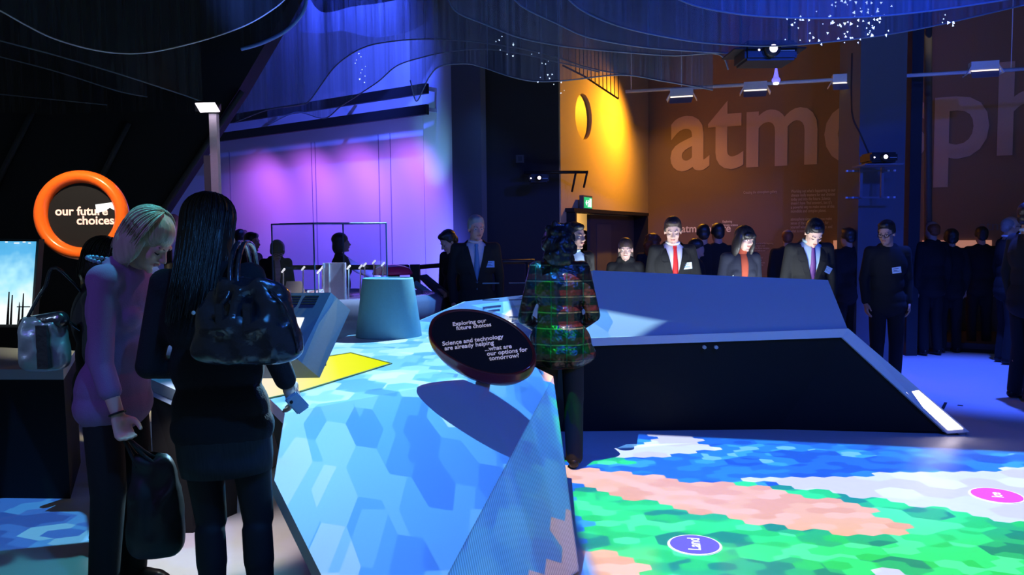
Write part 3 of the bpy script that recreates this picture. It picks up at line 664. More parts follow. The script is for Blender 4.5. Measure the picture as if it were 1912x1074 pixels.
# ring sign on the left
rc = D(153, 402, 5.0); rn_ = Vector((.12, -1, .03)).normalized(); rx = Vector((1, .12, 0)).normalized()
t = thing('ring_sign', rc, "glossy orange ring sign reading 'our future choices'", 'sign')
n, mm = 72, 16; uy = rn_.cross(rx).normalized(); uy = uy if uy.z > 0 else -uy
v = []
for k in range(n):
    a = 2*PI*k/n; dr = rx*math.cos(a)+uy*math.sin(a)
    for j in range(mm):
        b = 2*PI*j/mm; v.append(rc+dr*(.238+.040*math.cos(b))+rn_*(.055*math.sin(b)))
wmesh('ring', v, [(k*mm+j, k*mm+(j+1) % mm, ((k+1) % n)*mm+(j+1) % mm, ((k+1) % n)*mm+j) for k in range(n) for j in range(mm)], mat('orange_gloss', (.90, .13, .015), .25, coat=.6), t, True)
v = [rc+(rx*math.cos(2*PI*k/n)+uy*math.sin(2*PI*k/n))*.212-rn_*o_ for o_ in (0, .02) for k in range(n)]
wmesh('face', v, [tuple(range(n)), tuple(range(2*n-1, n-1, -1))]+[(k, (k+1) % n, n+(k+1) % n, n+k) for k in range(n)], mat('gloss_black_face', (.016, .015, .02), .22), t)
text('lettering', 'our future\n      choices', .074, frame(PL(103, 402, rc+rn_*.002, rn_), rx, rn_), mat('pink_lettering', (.85, .55, .55), .7, emit=(1, .6, .62), es=.5), t, .001, .022, space=.78)
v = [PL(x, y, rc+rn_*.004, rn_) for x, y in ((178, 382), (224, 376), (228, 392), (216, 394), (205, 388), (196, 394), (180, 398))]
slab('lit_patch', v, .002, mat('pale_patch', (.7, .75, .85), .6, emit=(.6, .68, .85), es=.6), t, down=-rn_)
tube('arm', [rc-rn_*.02+uy*-.26, Vector((rc.x, rc.y+.12, 0))], .035, BLKM, t, 12)
# second, tilted disc sign behind the women
t = thing('disc_sign', D(300, 470, 6.4), 'dark disc sign with a violet-lit rim seen between the two women', 'sign')
dc = D(300, 440, 6.4); dn_ = Vector((-.55, -.62, .55)).normalized(); dx = Vector((.8, -.6, .15)).normalized(); dy = dn_.cross(dx).normalized(); dx = dy.cross(dn_)
def disc(c, nn, xx, yy, prof, m, nm, par, n=48):
    v = [c+(xx*math.cos(2*PI*k/n)*a_+yy*math.sin(2*PI*k/n)*b_)+nn*h_ for a_, b_, h_ in prof for k in range(n)]
    f = [(i*n+k, i*n+(k+1) % n, (i+1)*n+(k+1) % n, (i+1)*n+k) for i in range(len(prof)-1) for k in range(n)]
    f += [tuple(range(n))[::-1], tuple((len(prof)-1)*n+k for k in range(n))]
    return wmesh(nm, v, f, m, par, True)
disc(dc, dn_, dx, dy, [(.1, .1, -.08), (.19, .17, -.05), (.22, .2, -.01), (.22, .2, .01), (.2, .18, .015)], mat('violet_gloss', (.35, .2, .5), .25, coat=.5), 'shell', t)
disc(dc, dn_, dx, dy, [(.195, .175, .014), (.195, .175, .018)], mat('gloss_black_face', (0, 0, 0)), 'face', t)
tube('arm', [dc-dn_*.06, Vector((dc.x, dc.y+.2, 0))], .035, BLKM, t, 12)
# low black info disc with red rim, next to the blonde woman
t = thing('info_disc', D(280, 575, 4.3), "black disc with a red rim and small white lettering 'Exploring our choices'", 'sign')
ic = D(284, 572, 4.3); inn = Vector((.0, -.88, .47)).normalized(); ix = Vector((1, 0, 0)); iy = inn.cross(ix).normalized()
disc(ic, inn, ix, iy, [(.1, .1, -.10), (.17, .15, -.06), (.195, .165, -.015), (.195, .165, .006), (.178, .15, .01)], mat('red_gloss', (.65, .02, .04), .25, coat=.5), 'shell', t)
disc(ic, inn, ix, iy, [(.177, .149, .009), (.177, .149, .012)], mat('gloss_black_face', (0, 0, 0)), 'face', t)
def itext(s, px, py, h): text('lettering', s, h, frame(PL(px, py, ic+inn*.0135, inn), ix, inn), WORD, t, .001, .02, space=.8)
itext('Exploring\n  our climate', 248, 560, .036); itext('Science and tech\n  by helping', 250, 578, .036)
slab('green_bar', [PL(x, y, ic+inn*.014, inn) for x, y in ((272, 542), (288, 541), (288, 544), (272, 545))], .001, mat('green_bar', (.1, .6, .3), .6, emit=(.1, .6, .3), es=.5), t, down=-inn)
tube('stalk', [ic-inn*.08, Vector((ic.x, ic.y+.15, 0))], .04, BLKM, t, 12)
# angled screen kiosk with vents
t1, t2 = D(524, 546, 4.95), D(618, 548, 4.95); t1.z = t2.z = (t1.z+t2.z)/2
b2, b1 = D(556, 672, 4.45), D(440, 672, 4.45); b1.z = b2.z = (b1.z+b2.z)/2
kn = (t2-t1).cross(b1-t1).normalized(); kn = kn if kn.y < 0 else -kn
t = thing('screen_kiosk', (t1.x, 4.8, Z), 'slanting blue-grey screen kiosk with vent slots on the left edge of the table', 'kiosk')
off = Vector((.105, .06, -.115))
top = [t1, t2, b2, b1]; v = top+[p+off for p in top]
wmesh('housing', v, [(0, 1, 2, 3), (7, 6, 5, 4), (0, 4, 5, 1), (1, 5, 6, 2), (2, 6, 7, 3), (3, 7, 4, 0)], mat('kiosk_laminate', (.09, .14, .22), .6), t)
fx = (t2-t1).normalized(); fy = (b2-t2).normalized()
vv = []
for cx_, (xa, xb) in enumerate(((536, 563), (570, 596))):
    for k in range(4):
        y_ = 552+k*4.6
        q = [PL(xa-k*2.2, y_, t1+kn*.003, kn), PL(xb-k*2.2, y_, t1+kn*.003, kn), PL(xb-k*2.2-1, y_+2.2, t1+kn*.003, kn), PL(xa-k*2.2-1, y_+2.2, t1+kn*.003, kn)]
        n_ = len(vv); vv.append((q+[p-kn*.004 for p in q], [(0, 1, 2, 3), (7, 6, 5, 4), (0, 4, 5, 1), (1, 5, 6, 2), (2, 6, 7, 3), (3, 7, 4, 0)]))
wmesh('vent', *join(vv), BLKM, t)
slab('screen', [PL(x, y, t1+kn*.004, kn) for x, y in ((470, 592), (568, 593), (549, 640), (452, 640))], .004, SCREENW, t, down=-kn)
wmesh('foot', *obox(((t1.x+b2.x)/2, 4.85, Z+.10), .3, .25, .20), BLKP, t)
# second kiosk low at left, between the women
t1, t2 = D(322, 668, 4.0), D(420, 690, 4.1); b1, b2 = D(276, 706, 3.85), D(360, 742, 3.85)
kn = (t2-t1).cross(b1-t1).normalized(); kn = kn if kn.z > 0 else -kn
t = thing('screen_kiosk', (t1.x, 4.0, 0), 'low blue kiosk with a white screen between the two standing women', 'kiosk')
top = [t1, t2, b2, b1]; v = top+[p-kn*.08 for p in top]
wmesh('housing', v, [(0, 1, 2, 3), (7, 6, 5, 4), (0, 4, 5, 1), (1, 5, 6, 2), (2, 6, 7, 3), (3, 7, 4, 0)], mat('kiosk_laminate', (0, 0, 0)), t)
slab('screen', [PL(x, y, t1+kn*.004, kn) for x, y in ((323, 676), (405, 694), (362, 728), (286, 700))], .004, mat('lit_screen_warm', (.2, .2, .2), .4, emit=(1, .93, .9), es=1.2), t, down=-kn)
q = [D(272, 716, 3.9), D(350, 752, 3.9), D(440, 752, 4.2), D(330, 700, 4.3)]
zz = q[0].z
slab('ledge', q, .05, mat('kiosk_laminate', (0, 0, 0)), t)
body('pedestal', [p-Vector((0, -.05, .05)) for p in q], [Vector((p.x-.1, p.y+.25, 0)) for p in q], t)
# lit plinth between the women and the metal rail on it
q0 = P(255, 905, 0); q1 = P(372, 928, 0)
t = thing('lit_plinth', (q0.x, q0.y, 0), 'bright white-lit low plinth glimpsed between the two women', 'plinth')
wmesh('block', *obox(((q0.x+q1.x)/2, q0.y+.62, .16), 1.1, .5, .30, Euler((0, 0, -.1))), mat('white_laminate', (.8, .78, .76), .6), t)
tube('rail', [(q0.x-.3, q0.y+.30, .20), (q1.x+.3, q1.y+.42, .26)], .016, WHITEM, t)
# left desk with big upright monitor
t = thing('left_counter', (-2.9, 4.2, 0), 'pale blue counter at the far left, dark below, under the bright monitor', 'counter')
q = [P(-200, 690, .80), P(118, 690, .80), P(140, 655, .80), P(-200, 640, .80)]
slab('counter_top', q, .06, GREYM, t)
body('body', [p-Vector((0, 0, .06)) for p in q], [Vector((p.x-.05, p.y+.1, 0)) for p in q], t)
t = thing('monitor', (-2.75, 4.3, .8), 'upright monitor glowing pale blue at the left edge', 'monitor')
q = [D(-60, 445, 4.3), D(73, 447, 4.3), D(60, 612, 4.2), D(-60, 612, 4.2)]
slab('bezel', q, .05, BLKM, t, down=(0, 1, 0))
MS = bpy.data.materials.new('sea_picture_screen'); MS.use_nodes = True; g = NG(MS.node_tree); b_ = g.N['Principled BSDF']
tco = g.N.new('ShaderNodeTexCoord').outputs['Object']; sx = g.sep(tco)
nz_ = g.noise(g.v('MULTIPLY', tco, (1, 1, 1)), 12.)
ff = g.m('ADD', g.m('MULTIPLY_ADD', sx[2], 1.7, -.3), g.m('MULTIPLY', g.m('SUBTRACT', nz_, .5), .5))
g.L.new(g.ramp(ff, [(.0, (.95, 1, .98)), (.35, (.88, .98, 1)), (.6, (.4, .8, .95)), (.85, (.1, .45, .8)), (1, (.08, .42, .75))]), b_.inputs['Emission Color'])
b_.inputs['Emission Strength'].default_value = 1.1; b_.inputs['Base Color'].default_value = (.1, .1, .1, 1)
slab('screen', [D(-55, 450, 4.285), D(67, 451, 4.285), D(56, 606, 4.19), D(-55, 606, 4.19)], .004, MS, t, down=(0, 1, 0))
vv = []
for x_, ya, yb, r_ in ((17, 545, 606, .007), (23, 551, 606, .006), (37, 562, 606, .006), (44, 548, 606, .006)): vv.append(tubeg([D(x_-3, yb, 4.18), D(x_, ya, 4.22)], [r_, .003], 6))
vv.append(tubeg([D(32, 573, 4.2), D(56, 573, 4.2)], .003, 6))
wmesh('picture_masts', *join(vv), DARK, t)
wmesh('picture_icons', *join([obox(D(x_, 452+ (k % 2)*2, 4.27), s_, .006, .006) for k, (x_, s_) in enumerate(((12, .01), (31, .025), (45, .012), (55, .01)))]), mat('icon_white', (.9, .9, .9), .5, emit=(1, 1, 1), es=1), t)
tube('stand', [(-2.85, 4.36, .8), (-2.85, 4.36, 1.1)], .03, BLKM, t)
# lamp post
lp = D(402, 350, 6.0); lz = D(393, 213, 6.0)
t = thing('lamp_post', (lz.x, 6.0, 0), 'slim square post carrying a glowing white floodlight', 'lamp post')
wmesh('post', *obox((lz.x+.025, 6.0, lz.z/2), .055, .055, lz.z), mat('post_pale', (.5, .45, .55), .6), t)
wmesh('channel', *obox((lz.x-.045, 6.05, lz.z/2-.15), .05, .06, lz.z-.3), mat('post_channel', (.10, .10, .13), .6), t)
hc = D(386, 203, 5.95); hr = Euler((R(28), R(6), R(8)))
h_ = wmesh('floodlight_head', *obox(hc+Vector((0, .03, .015)), .165, .09, .05, hr), BLKM, t)
hm = hr.to_matrix(); hn = -(hm @ Vector((0, 0, 1)))
q = [hc+hm @ Vector((x, y, -.018)) for x, y in ((-.075, -.065), (.075, -.065), (.075, .055), (-.075, .055))]
q = [D(x, y, 5.88) for x, y in ((364, 193), (399, 192), (409, 209), (374, 210))]; q[0].y += .06; q[1].y += .06
q = [D(364, 193, 5.93), D(399, 192, 5.93), D(409, 209, 5.86), D(374, 210, 5.86)]
slab('lit_glass', q, .02, mat('flood_glass', (.8, .8, .8), .3, emit=(1, .86, .98), es=4.5), h_ and t, down=(0, 1, .3))
# ================================================================== GLASS CASE AREA
GT = mat('violet_table', (.24, .22, .34), .25, coat=.5)
t = thing('display_counter', (-1.9, 7.6, 0), 'round dark violet display counter under the glass case', 'display counter')
zc = 1.0; ccx, ccy = -1.75, 7.75
n = 64
prof = [(1.03, -.34), (1.08, -.05), (1.02, 0), (.95, .008), (.90, -.02), (.02, -.02)]
v = [(ccx+r_*math.cos(2*PI*k/n), ccy+r_*.78*math.sin(2*PI*k/n), zc+z_) for r_, z_ in prof for k in range(n)]
wmesh('counter_top', v, [(i*n+k, i*n+(k+1) % n, (i+1)*n+(k+1) % n, (i+1)*n+k) for i in range(len(prof)-1) for k in range(n)]+[tuple(5*n+k for k in range(n)), tuple(range(n))[::-1]], GT, t, True)
prof = [(.85, 0), (.92, zc-.34)]
v = [(ccx+r_*math.cos(2*PI*k/n), ccy+r_*.78*math.sin(2*PI*k/n), z_) for r_, z_ in prof for k in range(n)]
wmesh('drum', v, [(k, (k+1) % n, n+(k+1) % n, n+k) for k in range(n)]+[tuple(range(n))[::-1], tuple(n+k for k in range(n))], mat('pinkish_drum', (.45, .42, .5), .6), t, True)
GLS = bpy.data.materials.new('thin_clear_glass'); GLS.use_nodes = True; N_ = GLS.node_tree.nodes; L_ = GLS.node_tree.links
for n_ in list(N_): N_.remove(n_)
SC.cycles.transparent_max_bounces = 24; om = N_.new('ShaderNodeOutputMaterial'); mx = N_.new('ShaderNodeMixShader'); tr = N_.new('ShaderNodeBsdfTransparent'); gl = N_.new('ShaderNodeBsdfGlossy'); fz = N_.new('ShaderNodeLayerWeight')
gl.inputs['Roughness'].default_value = .02; tr.inputs[0].default_value = (.92, .95, 1, 1); fz.inputs[0].default_value = .12
L_.new(fz.outputs[1], mx.inputs[0]); L_.new(tr.outputs[0], mx.inputs[1]); L_.new(gl.outputs[0], mx.inputs[2]); L_.new(mx.outputs[0], om.inputs[0])
g1 = D(585, 417, 7.0); g0 = D(507, 420, 7.35); g2 = D(721, 420, 7.35); g3 = g0+g2-g1
zt = g1.z; zb = zc-.01
for p in (g0, g1, g2, g3): p.z = zt
t = thing('glass_case', (g1.x, g1.y, zb), 'large clear glass case over the small exhibits', 'glass case')
for a, b in ((g0, g1), (g1, g2), (g2, g3), (g3, g0)):
    d_ = (b-a).normalized(); nn = Vector((-d_.y, d_.x, 0))*.006
    slab('pane', [a, b, b+nn, a+nn], zt-zb, GLS, t)
slab('glass_lid', [g0, g1, g2, g3], .008, GLS, t)
vv = [tubeg([a, b], .008, 6) for a, b in ((g0, g1), (g1, g2), (g2, g3), (g3, g0))]+[tubeg([p, Vector((p.x, p.y, zb))], .007, 6) for p in (g0, g1, g2, g3)]
wmesh('edge_trim', *join(vv), mat('dark_blue_edge', (.03, .08, .22), .4), t)
# exhibits
def stem(px, py0, py1, d, lb):
    a = D(px, py1, d); b = D(px+1, py0, d); a.z = max(a.z, zc-.012); a.z = zc-.012
    t = thing('exhibit_lamp', a, lb, 'small lamp', group=None)
    tube('stem', [a, b], .006, WHITEM, t, 6); v_, f_ = cap(b+Vector((-.012, 0, .0)), .008, b+Vector((.014, -.014, .026)), .010); wmesh('lamp_head', v_, f_, mat('small_lamp_white', (.9, .9, .88), .4, emit=(1, .95, .9), es=.9), t, True)
for px, py, d, lb in ((528, 508, 7.35, 'thin white reading lamp nearest the boy-cut woman in the case'), (565, 504, 7.5, 'white stem lamp standing by the pale cone plaque'), (594, 510, 7.2, 'white stem lamp close to the front corner of the glass'), (601, 502, 7.5, 'tall white stem lamp touching the clear block'), (650, 502, 7.3, 'white stem lamp to the right of the clear block'), (672, 501, 7.7, 'angled small lamp over the outstretched arm'), (680, 497, 7.8, 'tiny lamp head just above the sleeve'), (697, 492, 7.9, 'tiny floating lamp head nearest the pink dome'), (714, 496, 7.6, 'white lamp in front of the pink dome')):
    stem(px, py, 530, d, lb)
a = D(612, 533, 7.3)
t = thing('clear_block', (a.x, 7.35, zc-.02), 'upright clear plastic block exhibit in the glass case', 'exhibit')
bx0 = D(603, 493, 7.3); bx1 = D(642, 491, 7.3)
wmesh('block', *obox(((bx0.x+bx1.x)/2, 7.36, (zc-.02+bx1.z)/2), bx1.x-bx0.x, .08, bx1.z-zc+.02), mat('milky_acrylic', (.55, .42, .48), .15, coat=.5), t)
wmesh('edge', *join([obox((x_, 7.315, (zc-.02+bx1.z)/2), .012, .012, bx1.z-zc+.02) for x_ in (bx0.x, bx0.x+.05, bx1.x)]), mat('bright_edge', (.85, .8, .8), .3), t)
t = thing('faceted_shelter', D(587, 530, 7.25), 'small pinkish faceted tent model in the glass case', 'model')
q = [D(561, 528, 7.4), D(570, 520, 7.2), D(600, 519, 7.2), D(603, 534, 7.4), D(583, 536, 7.05)]
for p in q: p.z = max(p.z, zc-.0)
ap = D(583, 519, 7.25); ap.z = zc+.11
bs = [Vector((ap.x-.13, 7.3, zc-.018)), Vector((ap.x-.02, 7.12, zc-.018)), Vector((ap.x+.13, 7.2, zc-.018)), Vector((ap.x+.1, 7.42, zc-.018))]
ridge = [Vector((ap.x-.05, 7.28, zc+.07)), Vector((ap.x+.09, 7.26, zc+.08))]
wmesh('skin', bs+ridge, [(0, 1, 4), (1, 2, 5, 4), (2, 3, 5), (3, 0, 4, 5), (0, 3, 2, 1)], mat('pink_facet', (.70, .42, .45), .5), t)
wmesh('ribs', *join([tubeg([p, q_], .005, 5) for p, q_ in ((bs[0], ridge[0]), (bs[1], ridge[0]), (bs[1], ridge[1]), (bs[2], ridge[1]), (ridge[0], ridge[1]))]), WHITEM, t)
t = thing('cone_plaque', D(545, 525, 7.7), 'pale tapered plaque standing behind the case edge', 'exhibit')
c_ = D(545, 515, 7.7)
wmesh('plaque', [Vector((c_.x-.09, 7.7, zc-.02)), Vector((c_.x+.13, 7.7, zc-.02)), Vector((c_.x+.07, 7.76, zc+.13)), Vector((c_.x-.07, 7.76, zc+.13)), Vector((c_.x-.09, 7.74, zc-.02)), Vector((c_.x+.13, 7.74, zc-.02)), Vector((c_.x+.07, 7.78, zc+.13)), Vector((c_.x-.07, 7.78, zc+.13))],
      [(0, 1, 2, 3), (7, 6, 5, 4), (0, 4, 5, 1), (1, 5, 6, 2), (2, 6, 7, 3), (3, 7, 4, 0)], mat('cream_plaque', (.75, .70, .58), .6), t)
# pink dome
t = thing('pink_dome', D(733, 515, 7.9), 'glossy magenta dome on the display counter behind the cone', 'dome')
dcn = D(733, 513, 8.0)
prof = [(.20, 0), (.2, .02), (.175, .06), (.12, .085), (.05, .1), (.005, .102)]
n = 40; v = [(dcn.x+r_*math.cos(2*PI*k/n), 8.0+r_*.7*math.sin(2*PI*k/n), dcn.z-.0+z_) for r_, z_ in prof for k in range(n)]
wmesh('dome', v, [(i*n+k, i*n+(k+1) % n, (i+1)*n+(k+1) % n, (i+1)*n+k) for i in range(len(prof)-1) for k in range(n)]+[tuple(range(n))[::-1]], mat('magenta_gloss', (.62, .03, .16), .25, coat=.5), t, True)
tube('stalk', [Vector((dcn.x, 8.0, zc-.018)), Vector((dcn.x, 8.0, dcn.z))], .05, BLKM, t)
# tilted pair of display panels
t = thing('tilted_display', D(800, 545, 8.2), 'pair of slanting dark display panels beyond the cone', 'display panel')
for k, (q, m_) in enumerate((([(770, 528), (778, 524), (824, 557), (816, 563)], mat('blue_grey_glass', (.25, .38, .42), .3)), ([(783, 514), (797, 512), (838, 546), (824, 554)], mat('dark_display', (.05, .045, .05), .4)), ([(795, 524), (802, 522), (834, 547), (829, 549)], mat('copper_print', (.35, .22, .2), .5)))):
    d_ = 8.2-.02*k; slab('panel' if k < 2 else 'printed_strip', [D(x, y, d_+(.25 if i_ < 2 else 0)) for i_, (x, y) in enumerate(q)], .04, m_, t, down=(0, .3, -1))
tube('stand', [D(792, 545, 8.3), Vector((D(792, 545, 8.3).x, 8.3, 0))], .05, BLKM, t)
wmesh('post', *obox(D(775, 513, 8.6), .1, .08, .22), BLKM, t)
# handrails
def rail(pts, r, label, posts=True):
    t = thing('handrail', (pts[0].x, pts[0].y, 0), label, 'handrail')
    tube('rail', pts, r, BLKM, t)
    for p in (pts[0].lerp(pts[-1], .06), pts[0].lerp(pts[-1], .94)): tube('post', [p, Vector((p.x, p.y, 0))], r*.8, BLKM, t)
rail([D(470, 500, 10.2), D(762, 499, 9.0)], .03, 'black handrail running behind the glass case')
rail([D(768, 500, 9.0), D(905, 489, 8.9), D(998, 488, 8.8)], .026, 'black handrail behind the blurred man in a suit')
tube_ = None
# extra pale plinths beyond the kiosk (floor level, between table and counter)
t = thing('low_bench', (-2.3, 6.6, 0), 'pale lilac low bench between the kiosk and the display counter', 'bench')
q = [P(560, 640, .35), P(660, 606, .35), P(668, 560, .35), P(560, 575, .35)]
wmesh('bench_block', *obox((-1.75, 6.55, .3), 1.1, .3, .6), mat('pink_grey_bench', (.5, .42, .46), .6), t)
# ================================================================== CEILING KIT
rl0 = D(1168, 171, 10.6); rl1 = D(1990, 92, 9.3); rl1.z = rl0.z
t = thing('lighting_track', rl0, 'long slim lighting track hung before the brown wall', 'lighting track')
tube('rail', [rl0, rl1], .022, WHITEM, t)
for px in (1180, 1285, 1660, 1900):
    u = (px-1168)/(1990-1168); p = rl0.lerp(rl1, u); tube('hanger', [p, p+Vector((0, 0, 5.6-p.z))], .005, WHITEM, t)
def flood(px, py, wpx, u, label):
    k = u; p = rl0.lerp(rl1, k); d = p.y; s = wpx/F*d; c = D(px, py, d); rz = math.atan2(rl1.y-rl0.y, rl1.x-rl0.x)
    t = thing('track_floodlight', (c.x, c.y, c.z), label, 'floodlight')
    Rz = Matrix.Rotation(rz, 3, 'Z')
    bx = lambda x, y, z, a, b, e: obox(c+Rz @ Vector((x, y, z)), a, b, e, Euler((0, 0, rz)))
    wmesh('housing', *bx(0, 0, .03, s*.82, .14, .10), WHITEM, t)
    for sx_ in (-1, 1):
        wmesh('barn_door', [c+Rz @ Vector((sx_*s*x, y, z)) for x, y, z in ((.38, -.07, .05), (.55, -.10, -.06), (.55, .1, -.06), (.38, .07, .05), (.37, -.07, .04), (.53, -.1, -.07), (.53, .1, -.07), (.37, .07, .04))], [(0, 1, 2, 3), (7, 6, 5, 4), (0, 4, 5, 1), (1, 5, 6, 2), (2, 6, 7, 3), (3, 7, 4, 0)], WHITEM, t)
    wmesh('shade', [c+Rz @ Vector((s*x, y, z)) for x, y, z in ((-.42, -.07, -.03), (.42, -.07, -.03), (.36, -.14, -.12), (-.42, -.14, -.12), (-.42, -.06, -.03), (.42, -.06, -.03), (.36, -.13, -.12), (-.42, -.13, -.12))], [(0, 1, 2, 3), (7, 6, 5, 4), (0, 4, 5, 1), (1, 5, 6, 2), (2, 6, 7, 3), (3, 7, 4, 0)], mat('grey_violet_metal', (.22, .18, .22), .5), t)
    wmesh('lamp', *bx(0, -.05, -.035, s*.8, .05, .012), mat('flood_glow', (.8, .8, .7), .5, emit=(1, .82, .62), es=2.0), t)
    tube('bracket', [c+Vector((0, 0, .08)), Vector((c.x, c.y, p.z+ .0))], .014, WHITEM, t)
flood(1273, 178, 50, .128, 'orange-lit track floodlight nearest the ochre corner')
flood(1410, 166, 50, .294, 'cream track floodlight beside the hanging blue bulb')
flood(1576, 152, 50, .496, 'dim track floodlight just left of the blue pillar')
flood(1836, 129, 56, .813, 'track floodlight alone to the right of the blue pillar')
# blue bulb lamp
bl_ = D(1449, 148, 8.6)
t = thing('pendant_spot', bl_, 'small bottle-shaped pendant glowing violet blue', 'lamp')
v_, f_ = join([cap(bl_+Vector((0, 0, .03)), .028, bl_+Vector((0, 0, .13)), .008), ell(bl_-Vector((0, 0, .01)), (.045, .045, .035))])
me = blobmesh([(np.array([tuple(p) for p in v_]), f_)], .006); me.transform(Matrix.Translation(-bl_)); link('glass', me, mat('blue_glow', (.3, .3, .8), .3, emit=(.14, .12, 1), es=1.6), t, True)
v_, f_ = ell(bl_-Vector((0, 0, .045)), (.03, .03, .012)); wmesh('lamp', v_, f_, mat('bulb_white', (.9, .9, 1), .3, emit=(.8, .82, 1), es=9), t, True)
tube('cord', [bl_+Vector((0, 0, .13)), Vector((bl_.x, bl_.y, 5.6))], .004, BLKM, t)
# projector hung top right
def proj(c, w_, d_, h_, label, lens, mount, st=None):
    t = thing('projector', c, label, 'projector')
    box('housing', c, (w_, d_, h_), BLKM, t, bevel=.02)
    for k in range(5): wmesh('vent', *obox(c+Vector((w_*.3, -d_/2-.002, -h_*.3+k*h_*.13)), w_*.28, .006, h_*.05), GREYM, t) if k == 2 else None
    lp_ = c+Vector((lens, -d_/2, 0)); wmesh('lens_barrel', *tubeg([lp_, lp_+Vector((0, -.05, 0))], h_*.38, 20), BLKM, t, True)
    v_, f_ = ell(lp_+Vector((0, -.05, 0)), (h_*.2, .012, h_*.2)); wmesh('lens', v_, f_, mat('lens_glow', (.9, .8, 1), .1, emit=(1, .85, 1), es=5), t, True)
    v_, f_ = ell(lp_+Vector((-.1, .0, .0)), (.008, .006, .008)); wmesh('indicator', v_, f_, mat('lens_glow', (0, 0, 0)), t)
    return t
pc_ = D(1428, 102, 6.75)
t = proj(pc_, .42, .35, .16, 'ceiling projector hung on a frame at top right, lens lit', -.0, None)
for sx_ in (-.2, .2): tube('hanger', [pc_+Vector((sx_, 0, .08)), pc_+Vector((sx_, 0, 2.3))], .012, BLKM, t)
fz_ = D(1428, 97, 6.7); wmesh('shelf', *obox(pc_+Vector((.0, .05, -.0+.02)), .58, .4, .012), BLKM, t)
# hanging tray with curtain hem in front
pc2 = D(1640, 296, 8.95)
t = proj(pc2, .30, .30, .11, 'small projector on a bracket on the blue pillar', -.01, None)
wmesh('bracket_shelf', *join([obox(pc2+Vector((0, .02, -.075)), .42, .34, .015)]+[obox(pc2+Vector((sx_, .16, -.25)), .03, .03, .34) for sx_ in (-.12, .12)]+[obox(pc2+Vector((0, .2, z_)), .56, .02, .02) for z_ in (-.12, -.42)]), mat('bracket_blue_grey', (.12, .13, .18), .5), t)
for x_ in (-.27, -.2, .2, .27):
    for z_ in (-.12, -.42): wmesh('end_cap', *obox(pc2+Vector((x_, .18, z_)), .02, .02, .02), mat('bright_cap', (.4, .5, .75), .4), t)
tube('cable', spline([pc2+Vector((-.02, .18, .06)), pc2+Vector((-.12, .2, .3)), pc2+Vector((-.2, .24, .55)), pc2+Vector((-.21, .24, 1.2))], 6), .01, BLKM, t)
pc3 = D(1006, 334, 10.0)
t = proj(pc3, .24, .25, .10, 'dark projector on the arm left of the ochre wall', 0, None)
tube('arm', [D(978, 323, 10.2), D(1098, 321, 10.2)], .02, BLKM, t); tube('wall_mount', [D(985, 323, 10.2), D(985, 323, 10.85)], .03, BLKM, t)
tube('brace', [D(1096, 323, 10.2), D(1090, 350, 10.3)], .014, BLKM, t); tube('brace', [D(1075, 323, 10.2), D(1068, 358, 10.3)], .014, BLKM, t)
tube('brace', [D(1006, 326, 10.2), D(1006, 340, 10.2)], .014, BLKM, t)
# exit sign
e0 = onyel(1084, 371, .05); e1 = onyel(1103, 371, .05)
ec = onyel(1094, 379, .06); erz = math.atan2(yd.y, yd.x)
t = thing('exit_sign', ec, 'small green running-man exit sign over the doorway', 'exit sign')
wmesh('case', *obox(ec, .34, .06, .20, Euler((0, 0, erz))), mat('sign_case', (.1, .12, .1), .5), t)
wmesh('glass', *obox(ec+yn*.032, .29, .006, .15, Euler((0, 0, erz))), mat('green_lit', (.02, .3, .12), .4, emit=(.02, .55, .18), es=.9), t)
Me = frame(ec+yn*.036, -yd if True else yd, yn)
def ep(x, z): return Me @ Vector((x, z, 0))
wmesh('pictogram', *join([tubeg([ep(-.09, 0), ep(-.02, 0)], .008, 5), tubeg([ep(-.09, 0), ep(-.06, .03)], .008, 5), tubeg([ep(-.09, 0), ep(-.06, -.03)], .008, 5), tubeg([ep(.0, .03), ep(.02, -.01), ep(-.01, -.055)], .010, 5), tubeg([ep(.02, -.01), ep(.045, -.05)], .010, 5), tubeg([ep(.0, .03), ep(.04, .02)], .008, 5), obox(ep(.10, 0), .012, .012, .12, Euler((0, 0, erz))), obox(ep(.06, 0), .012, .012, .12, Euler((0, 0, erz)))]), mat('white_lit', (.8, .9, .8), .5, emit=(.75, 1, .8), es=1.4), t)
# wall control box
cc_ = D(971, 297, 10.35)
t = thing('wall_control', cc_, 'small grey control box high on the dark wall', 'control box')
wmesh('plate', *obox(cc_, .10, .05, .10), mat('dark_grey_box', (.05, .05, .055), .6), t); wmesh('button', *obox(cc_-Vector((0, .03, 0)), .05, .015, .06), BLKM, t)
# striped lit slats high by the ochre wall
t = thing('slat_screen', D(1120, 150, 10.6), 'fan of thin dark slats against the bright yellow wall top', 'slat screen')
vv = []
for k in range(12):
    u = k/11; a = D(1075+u*78, 128, 10.4+.0*u); b = D(1075+u*80, 134+u*50, 10.4); vv.append(tubeg([a+Vector((0, 0, .25)), b], .006, 5))
tube('hanger', [D(1090, 130, 10.4), D(1090, 130, 10.4)*1.0+Vector((0, 0, 5.6-D(1090, 130, 10.4).z))], .006, BLKM, t); vv.append(tubeg([D(1050, 122, 10.4), D(1090, 142, 10.4), D(1155, 185, 10.4)], .012, 5))
wmesh('slat', *join(vv), mat('dark_slat', (.05, .03, .02), .5), t)
